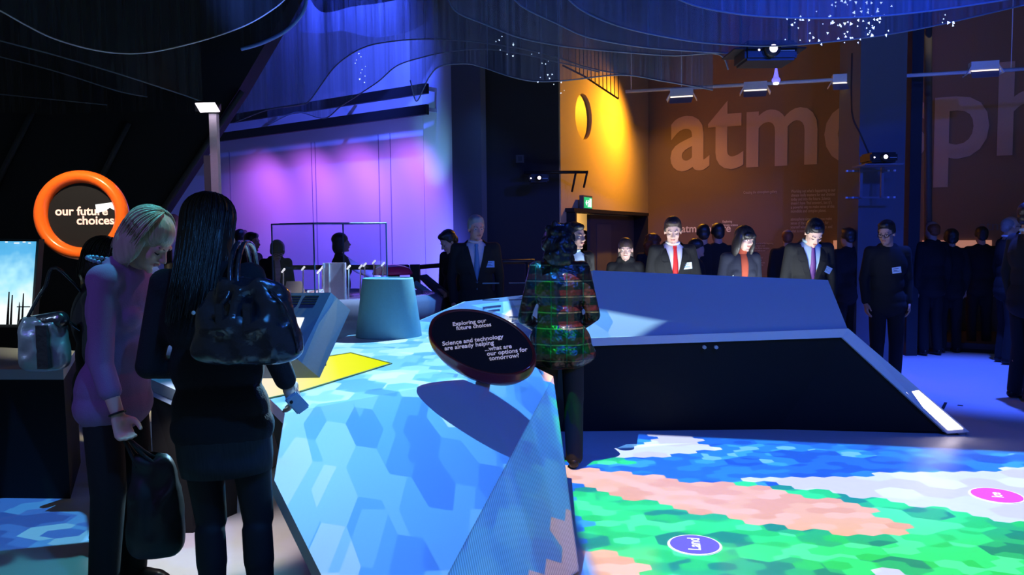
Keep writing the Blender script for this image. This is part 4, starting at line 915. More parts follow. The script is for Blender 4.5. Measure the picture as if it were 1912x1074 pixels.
# ================================================================== HANGING SCRIMS
def scrimmat(name, col, alpha):
    m = bpy.data.materials.new(name); m.use_nodes = True; g = NG(m.node_tree); b = g.N['Principled BSDF']
    tc = g.N.new('ShaderNodeTexCoord').outputs['Object']
    f = g.noise(g.v('MULTIPLY', tc, (30, 30, .4)), 1.0, 3.)
    f2 = g.noise(g.v('MULTIPLY', tc, (5, 5, .15)), 1.0, 2.)
    g.L.new(g.ramp(f, [(.3, tuple(c*.5 for c in col)), (.7, tuple(c*1.5 for c in col))]), b.inputs['Base Color']); b.inputs['Roughness'].default_value = .6
    g.put(b.inputs['Alpha'], g.m('ADD', g.m('MULTIPLY', g.m('ADD', f, f2), .5), alpha-.5, clamp=True))
    return m
S1 = scrimmat('blue_mesh', (.10, .11, .15), .54); S2 = scrimmat('dark_mesh', (.014, .016, .02), .85); S3 = scrimmat('thin_blue_mesh', (.14, .15, .20), .42)
HEM = mat('scrim_hem', (.15, .18, .22), .45); HEML = mat('scrim_hem_lit', (.75, .68, .72), .3)  # the pale hem has the light on the scrim edge in its colour
def scrim(pts, m, hem, label, top=5.55, k=8, hr=.007, wave=.05):
    b = spline([D(x, y, d) for x, y, d in pts], k)
    t = thing('hanging_scrim', b[len(b)//2], label, 'hanging fabric')
    V = []; nr = 5; n = len(b)
    for r_ in range(nr+1):
        u = r_/nr
        for i, p in enumerate(b):
            ph = i*.9; off_ = wave*math.sin(ph)*u*.5
            V.append(Vector((p.x+off_*.3, p.y+off_, p.z+(max(top-p.z, .3))*u)))
    Fc = [(r_*n+i, r_*n+i+1, (r_+1)*n+i+1, (r_+1)*n+i) for r_ in range(nr) for i in range(n-1)]
    me = wmesh('fabric', V, Fc, m, t, True)
    if hem: tube('hem', b, hr, hem, t, 6)
    return t
scrim([(-60, -8, 4.2), (0, 20, 4.3), (50, 48, 4.4), (100, 72, 4.5), (160, 90, 4.6), (215, 99, 4.7), (270, 99, 4.8), (330, 88, 4.9), (400, 69, 5.0), (460, 47, 5.1), (505, 21, 5.2), (535, -4, 5.3), (560, -40, 5.4)], S2, HEML, 'large dark scrim at upper left with a curved hem coloured pale as if lit', k=6, hr=.004)
scrim([(-60, 60, 5.4), (0, 76, 5.4), (110, 105, 5.6), (215, 136, 5.8), (290, 160, 6.0), (345, 178, 6.2), (378, 190, 6.3)], S2, HEM, 'dark scrim behind the pale-hemmed one, its edge sloping to the floodlight', hr=.005)
scrim([(-60, 92, 6.5), (0, 106, 6.5), (110, 135, 6.7), (220, 170, 6.9), (275, 181, 7.1)], S2, HEM, 'dark scrim edge curving over the upper left, third from the front', hr=.005)
scrim([(-60, 170, 7.2), (60, 182, 7.3), (200, 196, 7.4)], S2, HEM, 'faint lowest dark scrim at far upper left', hr=.005)
scrim([(-60, 208, 7.6), (120, 213, 7.7), (300, 206, 7.8), (380, 216, 7.8)], S2, None, 'deep black hanging behind the faint scrims at left')
scrim([(450, 92, 6.2), (490, 80, 6.2), (530, 60, 6.2), (558, 34, 6.2), (570, 10, 6.2), (573, -20, 6.2)], S2, mat('scrim_hem_blue', (.12, .25, .6), .4), 'short dark scrim with a blue hem at the raked wall corner', hr=.014)
scrim([(440, 228, 9.2), (500, 205, 9.2), (560, 196, 9.2), (578, 188, 9.2), (600, 158, 9.2), (625, 125, 9.1), (657, 100, 9.0), (690, 85, 8.9), (735, 77, 8.8), (790, 73, 8.7), (850, 75, 8.6), (902, 80, 8.5), (970, 90, 8.4), (1036, 106, 8.3), (1100, 127, 8.2), (1170, 140, 8.1)], S1, HEM, 'blue scrim whose edge swoops down the violet wall from the centre')
scrim([(500, 234, 9.9), (554, 210, 9.9), (605, 221, 9.9), (637, 198, 9.8), (674, 174, 9.7), (708, 151, 9.6), (741, 123, 9.5), (785, 108, 9.3), (835, 97, 9.1), (902, 92, 8.9), (969, 100, 8.8), (1050, 118, 8.7), (1120, 135, 8.6)], S3, HEM, 'thin blue scrim sweeping lower, second in front of the violet wall')
scrim([(766, 150, 8.2), (777, 189, 8.2), (792, 163, 8.2), (802, 143, 8.2), (822, 124, 8.2), (869, 119, 8.2), (902, 126, 8.2), (953, 143, 8.1), (1000, 152, 8.1), (1060, 150, 8.1), (1160, 140, 8.0), (1240, 152, 8.0), (1331, 168, 8.0)], S1, HEM, 'narrow blue scrim ending in a sharp downward point over the black blades')
scrim([(570, -20, 6.8), (600, 22, 6.8), (660, 12, 6.8), (720, 4, 6.8), (800, -14, 6.8)], S2, None, 'dark scrim valance hanging at the top centre')
scrim([(830, -30, 7.6), (838, 2, 7.6), (855, 24, 7.6), (902, 44, 7.6), (969, 70, 7.6), (1036, 84, 7.6), (1100, 92, 7.6), (1180, 99, 7.6), (1260, 104, 7.6), (1340, 101, 7.5), (1360, 130, 7.5)], S3, HEM, 'wide translucent blue scrim over the ochre wall corner')
scrim([(940, -25, 7.0), (975, 12, 7.0), (1040, 44, 7.0), (1100, 70, 7.0), (1200, 88, 7.0), (1300, 96, 7.0), (1400, 101, 7.0), (1490, 101, 7.0)], S1, HEM, 'blue scrim nested inside the wide one at top centre right')
scrim([(1040, -25, 6.5), (1085, 18, 6.5), (1160, 50, 6.5), (1260, 72, 6.5), (1340, 82, 6.5), (1440, 86, 6.5), (1540, 79, 6.5), (1640, 67, 6.5), (1740, 49, 6.5), (1850, 24, 6.5), (1960, -2, 6.5)], S3, HEM, 'long translucent scrim crossing in front of the blue pillar top')
scrim([(1220, -25, 6.0), (1290, 8, 6.0), (1370, 25, 6.0), (1450, 32, 6.0), (1540, 34, 6.0), (1640, 30, 6.0), (1740, 20, 6.0), (1850, 4, 6.0), (1960, -14, 6.0)], S1, HEM, 'front blue scrim along the top right edge')
scrim([(560, 60, 10.4), (600, 62, 10.4), (640, 58, 10.4), (700, 70, 10.4), (760, 60, 10.4), (800, 40, 10.4)], S1, None, 'pleated blue scrim deep behind the centre sweep')
# glints of light among the scrims, made as small glowing triangles
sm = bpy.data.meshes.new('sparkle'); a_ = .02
sm.from_pydata([(-a_, 0, -a_*.6), (a_, 0, -a_*.6), (0, 0, a_), (0, .006, 0)], [], [(0, 1, 2), (0, 3, 1), (1, 3, 2), (2, 3, 0)]); sm.materials.append(mat('glint_glow', (.9, .95, 1), .3, emit=(.75, .9, 1), es=1.5))
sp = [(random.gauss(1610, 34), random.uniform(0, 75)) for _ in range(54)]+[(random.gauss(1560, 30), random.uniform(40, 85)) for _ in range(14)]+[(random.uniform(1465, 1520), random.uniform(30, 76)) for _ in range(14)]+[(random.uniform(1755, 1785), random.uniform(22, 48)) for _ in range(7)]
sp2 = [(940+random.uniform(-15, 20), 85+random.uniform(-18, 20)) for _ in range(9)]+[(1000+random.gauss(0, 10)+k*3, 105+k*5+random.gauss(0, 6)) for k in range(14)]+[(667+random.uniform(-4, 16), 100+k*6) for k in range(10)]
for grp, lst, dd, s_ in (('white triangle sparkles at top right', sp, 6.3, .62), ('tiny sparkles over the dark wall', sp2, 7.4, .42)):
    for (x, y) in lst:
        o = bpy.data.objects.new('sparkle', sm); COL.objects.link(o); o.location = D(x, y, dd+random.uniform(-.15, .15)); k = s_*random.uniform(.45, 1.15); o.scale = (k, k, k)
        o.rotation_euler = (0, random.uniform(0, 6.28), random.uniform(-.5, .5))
        tag(o, 'white triangular glint of light, made as a glowing flake, among the scrims at top right' if dd < 7 else 'tiny glint of light, made as a glowing flake, among the scrims at top centre', 'sparkle', grp)
# ================================================================== PEOPLE
def Rx(a): return Matrix.Rotation(a, 3, 'X')
def Rz(a): return Matrix.Rotation(a, 3, 'Z')
def Ry(a): return Matrix.Rotation(a, 3, 'Y')
def fingers(w, e, side, curl=.5, palmn=None, spread=1.0):
    """palm and five fingers growing on from wrist w; e = elbow; curl 0..1"""
    w = Vector(w); e = Vector(e); d = (w-e).normalized()
    n = Vector(palmn).normalized() if palmn is not None else Vector((-side, 0, 0))       # palm faces this way
    n = (n-d*n.dot(d)).normalized(); a = d.cross(n).normalized()
    # thumb side: towards the front of the body (local -y)
    if a.y > 0: a = -a
    out = []
    p0 = w; p1 = w+d*.085
    out += [cap(w, .024, w+d*.03, .024)]
    for k in (-1, -.33, .33, 1): out.append(cap(w+d*.02+a*k*.016, .017, p1+a*k*.027, .0125))
    ln = (.068, .078, .074, .058)
    for i, k in enumerate((1, .36, -.34, -1)):
        q = p1+a*k*.028*spread; dirn = d; L_ = ln[i]; ang = curl*R(62)
        pts = [q]
        for s_ in (.45, .32, .23):
            dirn = (dirn*math.cos(ang)+n*math.sin(ang)).normalized(); n2 = n; pts.append(pts[-1]+dirn*L_*s_)
            ang = curl*R(50); 
            nn_ = (n-dirn*n.dot(dirn));
            if nn_.length > .05: n = n
        out += chain(pts, [.0100, .0094, .0086, .0074])
    th = w+d*.022+a*.022; t1_ = th+(d*.5+a*.75+n*.25).normalized()*.036; t2_ = t1_+(d*.85+a*.25+n*.35*(.4+curl)).normalized()*.03; t3_ = t2_+(d*.9+n*.45*(.3+curl)).normalized()*.024
    out += chain([th, t1_, t2_, t3_], [.0150, .0120, .0108, .0088])
    return out
HAIRSTYLES = {}
def hairprims(style):
    e = []
    if style == 'short': e = [ell((0, .027, .056), (.083, .097, .084)), ell((0, .065, -.005), (.070, .056, .064)), ell((-.004, -.028, .096), (.064, .050, .036)), ell((-.072, .018, .022), (.014, .045, .035)), ell((.072, .018, .022), (.014, .045, .035))]
    elif style == 'balding': e = [ell((0, .045, .030), (.081, .078, .070)), ell((0, .070, -.015), (.068, .05, .055))]
    elif style == 'bob': e = [ell((0, .024, .048), (.092, .108, .090)), ell((0, .06, -.03), (.088, .066, .095)), ell((-.074, .012, -.035), (.028, .060, .085)), ell((.074, .012, -.035), (.028, .060, .085)), ell((0, -.062, .068), (.066, .034, .026))]
    elif style == 'sidebob': e = [ell((0, .028, .050), (.090, .108, .090)), ell((0, .06, -.04), (.090, .066, .105)), ell((-.076, .022, -.045), (.026, .060, .095)), ell((.076, .022, -.045), (.026, .060, .095))]
    elif style == 'fringe': e = [ell((0, .024, .048), (.098, .112, .094)), ell((0, .05, -.05), (.10, .07, .14)), ell((-.085, .0, -.06), (.032, .066, .13)), ell((.085, .0, -.06), (.032, .066, .13)), ell((-.02, -.078, .048), (.058, .026, .036)), ell((.03, -.076, .052), (.040, .026, .032))]
    elif style == 'long': e = [ell((0, .024, .046), (.088, .104, .090)), ell((0, .062, -.06), (.088, .058, .12)), cap((0, .075, -.05), .075, (0, .085, -.22), .07), ell((-.076, .03, -.06), (.026, .05, .12)), ell((.076, .03, -.06), (.026, .05, .12))]
    elif style == 'boycut': e = [ell((0, .020, .045), (.092, .108, .092)), ell((0, .05, -.015), (.084, .066, .075)), ell((0, -.066, .050), (.070, .034, .034)), ell((-.074, .0, .0), (.02, .05, .05)), ell((.074, .0, .0), (.02, .05, .05))]
    elif style == 'curly':
        rs = np.random.RandomState(3); e = [ell((0, .03, .04), (.10, .11, .10)), ell((0, .06, -.05), (.11, .08, .12)), ell((0, .075, -.14), (.10, .06, .07))]
        for _ in range(60):
            a = rs.uniform(0, 2*PI); z_ = rs.uniform(-.19, .12); rr = .105*math.sqrt(max(.2, 1-((z_+.03)/.2)**2)); x_ = rr*math.cos(a); y_ = .04+rr*math.sin(a)
            if y_ < -.03 and z_ < .07: continue
            e.append(ell((x_, y_, z_), (.026,)*3))
    elif style == 'ponytail': e = [ell((0, .022, .044), (.084, .104, .088)), ell((0, .06, -.01), (.074, .056, .07)), ell((0, .125, .0), (.035, .035, .04)), cap((0, .135, -.01), .028, (0, .15, -.12), .018)]
    elif style == 'straightback': e = [ell((0, .026, .046), (.083, .104, .087)), ell((0, .062, -.05), (.082, .055, .11)), cap((-.062, .05, -.05), .030, (-.072, .05, -.17), .022), cap((.062, .05, -.05), .030, (.072, .05, -.17), .022)]
    return e
def strands(style, n, seed, r=.0028):
    """separate locks laid over the hair mass"""
    rs = np.random.RandomState(seed); out = []
    lng = {'long': .40, 'sidebob': .16}[style]
    for _ in range(n):
        phi = rs.uniform(R(-18), R(198)); t0 = rs.uniform(.02, .25); pts = []
        rx_, ry_, rz_ = .094, .110, .096; L_ = lng*rs.uniform(.8, 1.08); jit = rs.uniform(-.005, .008)
        for k in range(7):
            t_ = t0+(1-t0)*k/6; th = t_*PI/2
            pts.append(Vector(((rx_+jit)*math.sin(th)*math.cos(phi), .024+(ry_+jit)*math.sin(th)*math.sin(phi), .046+(rz_+jit)*math.cos(th))))
        p = pts[-1]
        for k in range(1, 6):
            u = k/5; cur = (.02*u*u if style == 'long' else -.35*u*u*.06)
            pts.append(Vector((p.x*(1-.10*u if style == 'long' else 1-.16*u*u), p.y*(1+.0*u)+cur+ (.01*u if style == 'long' else 0), p.z-L_*u+rs.uniform(-.002, .002))))
        out.append(tubeg(pts, [r*.6]+[r]*(len(pts)-3)+[r*.8, r*.3], 5))
    return out
def person(x, y, yaw, h, label, hair='short', hairm=None, skin=None, top='suit', topm=None, shirtm=None, tiem=None, legs='trousers', legm=None,
           bow=0, nod=0, turn=0, tilt=0, arms=None, vox=.008, badge=None, group=None, sex='m', detail=True, strand=0, hemz=.93, glasses=False, smile=False, leghide=False, shoulder=1.0, curl=(.35, .35), palm=(None, None), wide=1.0, neck='v', waist=None):
    hairm = hairm or HAIRB; skin = skin or SKIN; topm = topm or BLK; legm = legm or BLK
    s = h/1.755
    t = thing('person', (x, y, 0), label, 'person', R(yaw), group, s)
    hz = .93; sw = (.172 if sex == 'm' else .150)*shoulder
    cb_, sb_ = math.cos(R(bow)), math.sin(R(bow))
    BM = Rx(-R(bow))
    def Bq(p):
        p = Vector(p)
        if p.z <= hz: return p
        q = Vector((p.x, p.y, p.z-hz))
        q = Vector((q.x, q.y*cb_-q.z*sb_, q.z*cb_+q.y*sb_)); return q+Vector((0, 0, hz))
    def E(c, r): return ell(Bq(c), r, Rx(R(bow)))
    def Cp(a, ra, b, rb): return cap(Bq(a), ra, Bq(b), rb)
    hb = Bq((0, .0, 1.49)); hrot = Rz(R(turn)) @ Rx(R(bow*.6+nod)) @ Ry(R(tilt)); hrot = Matrix(hrot)
    hc_ = hb+hrot @ Vector((0, -.015, .135))
    def H(prs): return [((v @ np.array(hrot).T)+np.array(hc_), f) for v, f in prs]
    head = [ell((0, .015, .035), (.074, .094, .085)), ell((0, -.022, -.028), (.060, .068, .084)), ell((0, -.032, -.082), (.042, .048, .032)), ell((0, -.076, -.097), (.019, .017, .014))]
    if detail:
        head += [cap((0, -.084, .012), .0085, (0, -.108, -.022), .0115), ell((-.011, -.098, -.028), (.009, .010, .008)), ell((.011, -.098, -.028), (.009, .010, .008)),
                 cap((-.036, -.074, .026), .011, (.036, -.074, .026), .011), ell((-.036, -.058, -.024), (.022, .022, .022)), ell((.036, -.058, -.024), (.022, .022, .022)),
                 ell((0, -.083, -.055), (.023, .012, .012)), ell((-.076, .012, -.008), (.008, .018, .031)), ell((.076, .012, -.008), (.008, .018, .031))]
    sh = {1: Bq((sw, .01, 1.425)), -1: Bq((-sw, .01, 1.425))}
    arms = arms or {}
    el_, wr_ = {}, {}
    for sd in (1, -1):
        if sd in arms: el_[sd], wr_[sd] = Vector(arms[sd][0]), Vector(arms[sd][1])
        else:
            el_[sd] = sh[sd]+Vector((sd*.05, .03-.02*sb_, -.285)); wr_[sd] = el_[sd]+Vector((-sd*.01, -.05, -.245))
    neckr = .052 if sex == 'm' else .045
    body = H(head)+[cap(hb-Vector((0, -.01, .06)), neckr+.008, hc_+hrot @ Vector((0, .025, -.06)), neckr), Cp((-sw*.8, .01, 1.40), .055, (sw*.8, .01, 1.40), .055), E((0, 0, 1.25), (.15, .10, .20)), E((0, 0, 1.0), (.145, .10, .16))]
    for sd in (1, -1):
        body += [cap(sh[sd], .052, el_[sd], .040), cap(el_[sd], .040, wr_[sd], .026)]
        body += fingers(wr_[sd], el_[sd], sd, curl[0 if sd > 0 else 1], palm[0 if sd > 0 else 1])
    lx = .095
    kn_ = {sd: Vector((sd*lx, -.02, .49)) for sd in (1, -1)}; an = {sd: Vector((sd*(lx+.005), .03, .08)) for sd in (1, -1)}
    for sd in (1, -1):
        body += [cap((sd*lx, 0, .90), .085, kn_[sd], .055), cap(kn_[sd]+Vector((0, .02, -.05)), .054, kn_[sd]+Vector((0, .03, -.16)), .053), cap(kn_[sd]+Vector((0, .03, -.16)), .052, an[sd], .036)]
        body += [cap(an[sd]-Vector((0, 0, .03)), .035, an[sd]+Vector((0, -.12, -.045)), .028)]
    bm_ = blobmesh(body, vox, 2, .5)
    bo = link('body', bm_, skin, t, True)
    bt = bvh(bm_)
    # ---- clothes
    g_ = .012
    w_ = wide
    def sleeves(end=1.0, r0=.064, r1=.050, r2=.042):
        o_ = []
        for sd in (1, -1):
            wv_ = el_[sd].lerp(wr_[sd], end-.0)
            o_ += [cap(sh[sd], r0, el_[sd], r1), cap(el_[sd], r1, wv_-(wr_[sd]-el_[sd]).normalized()*.02, r2)]
        return o_
    fem = sex == 'f'
    def torso(k=0.0, hem=.80, chest=.195, hip=.185):
        pr = [Cp((-sw*.92, .01, 1.415), .066+k, (sw*.92, .01, 1.415), .066+k), E((0, .005, 1.30), ((sw+.025)*w_+k, .122+k, .20)), E((0, .0, 1.10), ((waist or (.150 if fem else .165))*w_+k, .112+k, .18)), E((0, .005, .93), (hip*w_+k, .128+k, .17)), Cp((-.05, .02, 1.46), .055+k, (.05, .02, 1.46), .055+k)]
        if fem: pr += [E((-.07, -.07, 1.27), (.065, .06, .065)), E((.07, -.07, 1.27), (.065, .06, .065))]
        if hem < .84: pr += [E((0, .005, hem+.06), ((hip+.012)*w_+k, .135+k, .13))]
        return pr
    tv = min(vox*1.25, .02)
    if top == 'suit':
        sm_ = blobmesh(torso(-.012, .9), tv, 3); link('shirt', sm_, shirtm or SHIRTW, t, True); sb__ = bvh(sm_)
        cr_ = .058; 
        ringp = [hb+hrot @ Vector((0, .01, 0))+BM.inverted() @ Vector((cr_*math.cos(a), cr_*1.05*math.sin(a)-.002, .012+.014*math.sin(a))) for a in np.linspace(0, 2*PI, 17)]
        v_, f_ = tubeg(ringp, .014, 8); me_ = bpy.data.meshes.new('collar'); me_.from_pydata([tuple(p) for p in v_], [], f_); link('collar', me_, shirtm or SHIRTW, t, True)
        jm = blobmesh(torso(.006, .80)+sleeves(), tv, 3)
        b2_ = bmesh.new(); b2_.from_mesh(jm)
        def inv(p):
            q = Vector((p.x, p.y, p.z-hz)); return Vector((q.x, q.y*cb_+q.z*sb_, -q.y*sb_+q.z*cb_+hz))
        zv = 1.08; dl = []
        for f in b2_.faces:
            p = inv(f.calc_center_median())
            if p.y < -.01 and p.z > zv and abs(p.x) < .006+.088*((p.z-zv)/(1.45-zv))**.9: dl.append(f)
            elif p.z > 1.475 and abs(p.x) < .075 and p.y > -.2: dl.append(f)
        bmesh.ops.delete(b2_, geom=dl, context='FACES'); b2_.to_mesh(jm); b2_.free()
        link('jacket', jm, topm, t, True); jb = bvh(jm)
        def onm(tree, xx, zz, off):
            fr = Bq((xx, -.6, zz)); to = Bq((xx, .3, zz)); dd_ = (to-fr).normalized(); hit = tree.ray_cast(fr, dd_)
            return (hit[0]-dd_*off) if hit[0] is not None else None
        if tiem:
            rows = [(1.475, .018), (1.455, .022), (1.44, .016), (1.40, .020), (1.3, .027), (1.2, .034), (1.12, .038), (1.05, .036), (1.02, .004)]
            V = []; ok = True
            for zz, hw in rows:
                for xx in (-1, 0, 1):
                    p = onm(sb__, xx*hw*.9, min(zz, 1.46), .010+(.006 if xx == 0 else 0)+(.012 if zz > 1.43 else 0))
                    if p is None: ok = False; break
                    if zz > 1.46: p = p+Vector((0, -.004, .012))
                    V.append(p)
                if not ok: break
            nr = len(V)//3; V = V[:nr*3]
            if nr > 2:
                V2 = V+[p+BM.inverted() @ Vector((0, .006, 0)) for p in V]; n0 = len(V)
                Fc = []
                for i in range(nr-1):
                    for j in range(2): a = i*3+j; Fc += [(a, a+1, a+4, a+3), (n0+a, n0+a+3, n0+a+4, n0+a+1)]
                    Fc += [(i*3, i*3+3, n0+i*3+3, n0+i*3), (i*3+2, n0+i*3+2, n0+i*3+5, i*3+5)]
                me_ = bpy.data.meshes.new('tie'); me_.from_pydata([tuple(p) for p in V2], [], Fc); link('tie', me_, tiem, t, True)
        # lapels
        for sd in (-1, 1):
            V = []; rows = [(1.45, .080, .055), (1.38, .070, .075), (1.33, .06, .085), (1.31, .056, .060), (1.22, .035, .05), (1.10, .008, .016)]
            for zz, xi, ww in rows:
                we = .006+.088*max(0., (zz-1.08)/.37)**.9
                for q_ in (0, 1):
                    xx = we-.012 if q_ == 0 else we+ww*.85
                    p = onm(jb, sd*(max(we, 0)+.016 if q_ == 0 else xx), zz, .007)
                    if p is None: p = Bq((sd*xx, -.13, zz))
                    p = Vector(p); p.x = sd*xx; V.append(p)
            n0 = len(V); V += [p+Vector((0, .007, 0)) for p in V]
            Fc = []
            for i in range(len(rows)-1): a = i*2; Fc += [(a, a+1, a+3, a+2), (n0+a, n0+a+2, n0+a+3, n0+a+1), (a, a+2, n0+a+2, n0+a), (a+1, n0+a+1, n0+a+3, a+3)]
            me_ = bpy.data.meshes.new('lapel'); me_.from_pydata([tuple(p) for p in V], [], Fc); link('lapel', me_, topm, t, False)
    else:
        jm = blobmesh(torso(.006, .80 if top != 'peplum' else .78)+(sleeves(1.0) if top != 'threequarter' else sleeves(.62, .06, .050, .046)) +
                      ([cap(Bq((-.05, .01, 1.50)), .052, Bq((.05, .01, 1.50)), .052), cap(hb-Vector((0, 0, .03)), .062, hb+hrot @ Vector((0, 0, .035)), .057)] if neck == 'roll' else []) +
                      ([cap(Bq((-.13, .02, 1.06)), .12, Bq((.13, .02, 1.06)), .12)] if False else []), tv, 3)
        if top == 'peplum':
            for v in jm.vertices:
                p = v.co
                if p.z < 1.06 and abs(p.x) < .30 and p.z > .55:
                    k = (1.06-p.z)/.3; f_ = 1+.30*k; p.x *= f_; p.y *= f_*(1+.0)
                    p.y += .012*math.sin(p.x*40)*k
        link({'peplum': 'jacket', 'threequarter': 'cardigan'}.get(top, 'top'), jm, topm, t, True); jb = bvh(jm)
        def onm(tree, xx, zz, off):
            fr = Bq((xx, -.6, zz)); to = Bq((xx, .3, zz)); dd_ = (to-fr).normalized(); hit = tree.ray_cast(fr, dd_)
            return (hit[0]-dd_*off) if hit[0] is not None else None
        if shirtm:      # inner top seen in the open front
            V = []
            rows = [(1.475-.04*k, (.03, .034, .036, .036, .035, .033, .030, .026, .02, .012)[k]) for k in range(10)]; nc = 5
            for zz, hw in rows:
                for q_ in range(nc):
                    xx = hw*(q_-2)/2; p = onm(jb, xx, zz, .007); V.append(p if p is not None else Bq((xx, -.13, zz)))
            n0 = len(V); V += [p+Vector((0, .006, 0)) for p in V]; Fc = []
            for i in range(len(rows)-1):
                for j in range(nc-1): a = i*nc+j; Fc += [(a, a+1, a+nc+1, a+nc), (n0+a, n0+a+nc, n0+a+nc+1, n0+a+1)]
                a = i*nc; b_ = a+nc-1; Fc += [(a, a+nc, n0+a+nc, n0+a), (b_, n0+b_, n0+b_+nc, b_+nc)]
            me_ = bpy.data.meshes.new('inner_top'); me_.from_pydata([tuple(p) for p in V], [], Fc); link('inner_top', me_, shirtm, t, True)
            v_, f_ = cap(hb-Vector((0, 0, .04)), neckr+.02, hb+hrot @ Vector((0, 0, .03)), neckr+.01); me_ = bpy.data.meshes.new('roll_neck'); me_.from_pydata(v_.tolist(), [], f_); link('roll_neck', me_, shirtm, t, True)
    if badge:
        bx_, bz_, brot, bmat_ = badge
        p = onm(jb, bx_, bz_, .006)
        if p is not None:
            bo_ = Euler((R(bow), R(brot), 0))
            v_, f_ = obox(p, .088, .006, .062, bo_); me_ = bpy.data.meshes.new('name_badge'); me_.from_pydata([tuple(q) for q in v_], [], f_); b3 = link('name_badge', me_, bmat_, t)
            rm = bo_.to_matrix(); pr = [obox(p+rm @ Vector((dx_, -.0045, dz_)), w2, .001, .005, bo_) for dx_, dz_, w2 in ((-.008, .016, .055), (-.012, -.002, .04), (-.005, -.012, .06))]
            v_, f_ = join(pr); me_ = bpy.data.meshes.new('badge_print'); me_.from_pydata(v_, [], f_); link('badge_print', me_, PRINT, b3)
    # ---- legs
    if legs == 'trousers':
        pr = [ell((0, .005, .90), (.15, .105, .12) if fem else (.165, .118, .13))]
        for sd in (1, -1): pr += [cap((sd*(lx-.006), 0, .88), .085 if fem else .096, kn_[sd], .074), cap(kn_[sd], .074, an[sd]+Vector((0, -.01, .0)), .062)]
        link('trousers', blobmesh(pr, tv, 3), legm, t, True)
    elif legs == 'skirt':
        pr = []; 
        V = []; n = 40; prof = [(1.04, .145, .105), (.98, .165, .12), (.90, .182, .132), (.82, .186, .135), (.74, .184, .132), (.66, .180, .128), (hemz, .176, .125), (hemz, .168, .117), (hemz+.1, .16, .11)]
        prof = [q for q in prof if q[0] >= hemz-.001]
        for zz, a_, b_ in prof:
            for k in range(n):
                an_ = 2*PI*k/n; V.append((a_*w_*math.cos(an_), .005+b_*math.sin(an_), zz))
        Fc = [(i*n+k, i*n+(k+1) % n, (i+1)*n+(k+1) % n, (i+1)*n+k) for i in range(len(prof)-1) for k in range(n)]+[tuple(range(n))[::-1]]
        me_ = bpy.data.meshes.new('skirt'); me_.from_pydata(V, [], Fc); link('skirt', me_, legm, t, True)
        pr = []
        for sd in (1, -1): pr += [cap((sd*lx, 0, .86), .086, kn_[sd], .060), cap(kn_[sd]+Vector((0, .02, -.05)), .059, kn_[sd]+Vector((0, .03, -.16)), .058), cap(kn_[sd]+Vector((0, .03, -.16)), .057, an[sd], .041), cap(an[sd], .041, an[sd]+Vector((0, -.10, -.05)), .032)]
        link('tights', blobmesh(pr, tv, 3), mat('black_tights', (.010, .010, .012), .7, bs=300), t, True)
    for sd in (1, -1):
        c0 = an[sd]
        pr = [cap(c0+Vector((0, .02, -.035)), .040, c0+Vector((0, -.14, -.048)), .036), cap(c0+Vector((0, -.10, -.05)), .036, c0+Vector((0, -.17, -.052)), .028)]
        me_ = blobmesh(pr, .01, 2)
        for v in me_.vertices:
            if v.co.z < .004: v.co.z = .0
        link('shoe', me_, SHOE, t, True)
    # ---- hair, face
    hp = H(hairprims(hair)); hm_ = blobmesh(hp, min(vox, .011) if hair != 'curly' else max(vox, .009), 2)
    ho = link('hair', hm_, hairm, t, True)
    if strand:
        V, Fc = join([(np.array([tuple(q) for q in v]) @ np.array(hrot).T+np.array(hc_), f) for v, f in strands('long' if hair == 'long' else 'sidebob', strand, 11)])
        me_ = bpy.data.meshes.new('hair_strands'); me_.from_pydata([tuple(q) for q in V], [], Fc); link('hair_strands', me_, hairm, ho, True)
    if detail:
        def fpart(nm, prs, m_):
            v_, f_ = join([(v.tolist(), f) for v, f in H(prs)]); me_ = bpy.data.meshes.new(nm); me_.from_pydata(v_, [], f_); return link(nm, me_, m_, t, True)
        dn_f = nod+bow*.6 > 18
        for sd in (-1, 1):
            if dn_f: fpart('eye', [cap((sd*.018, -.0775, .000), .0026, (sd*.031, -.0795, -.004), .0034), cap((sd*.031, -.0795, -.004), .0034, (sd*.043, -.071, .000), .0024)], DARK)
            else:
                eo = fpart('eye', [ell((sd*.031, -.0715, .003), (.0125, .010, .0085))], mat('eye_white', (.6, .58, .56), .3)); 
                v_, f_ = join([(v.tolist(), f) for v, f in H([ell((sd*.031, -.0800, .003), (.0052, .003, .0055))])]); me_ = bpy.data.meshes.new('iris'); me_.from_pydata(v_, [], f_); link('iris', me_, DARK, eo, True)
            fpart('eyebrow', [cap((sd*.016, -.0855, .026), .0030, (sd*.046, -.074, .031), .0024)], hairm if hairm not in (HAIRG, HAIRL) else HAIRN)
        if smile: fpart('mouth', [cap((-.018, -.091, -.053), .0055, (.018, -.091, -.053), .0055), cap((0, -.094, -.055), .006, (0, -.094, -.0551), .006)], TEETH)
        fpart('lips', [cap((-.019, -.090, -.052 if not smile else -.046), .0034, (0, -.0955, -.050 if not smile else -.045), .0042), cap((0, -.0955, -.050 if not smile else -.045), .0042, (.019, -.090, -.052 if not smile else -.046), .0034), cap((-.014, -.090, -.060), .0036, (.014, -.090, -.060), .0036)], LIP)
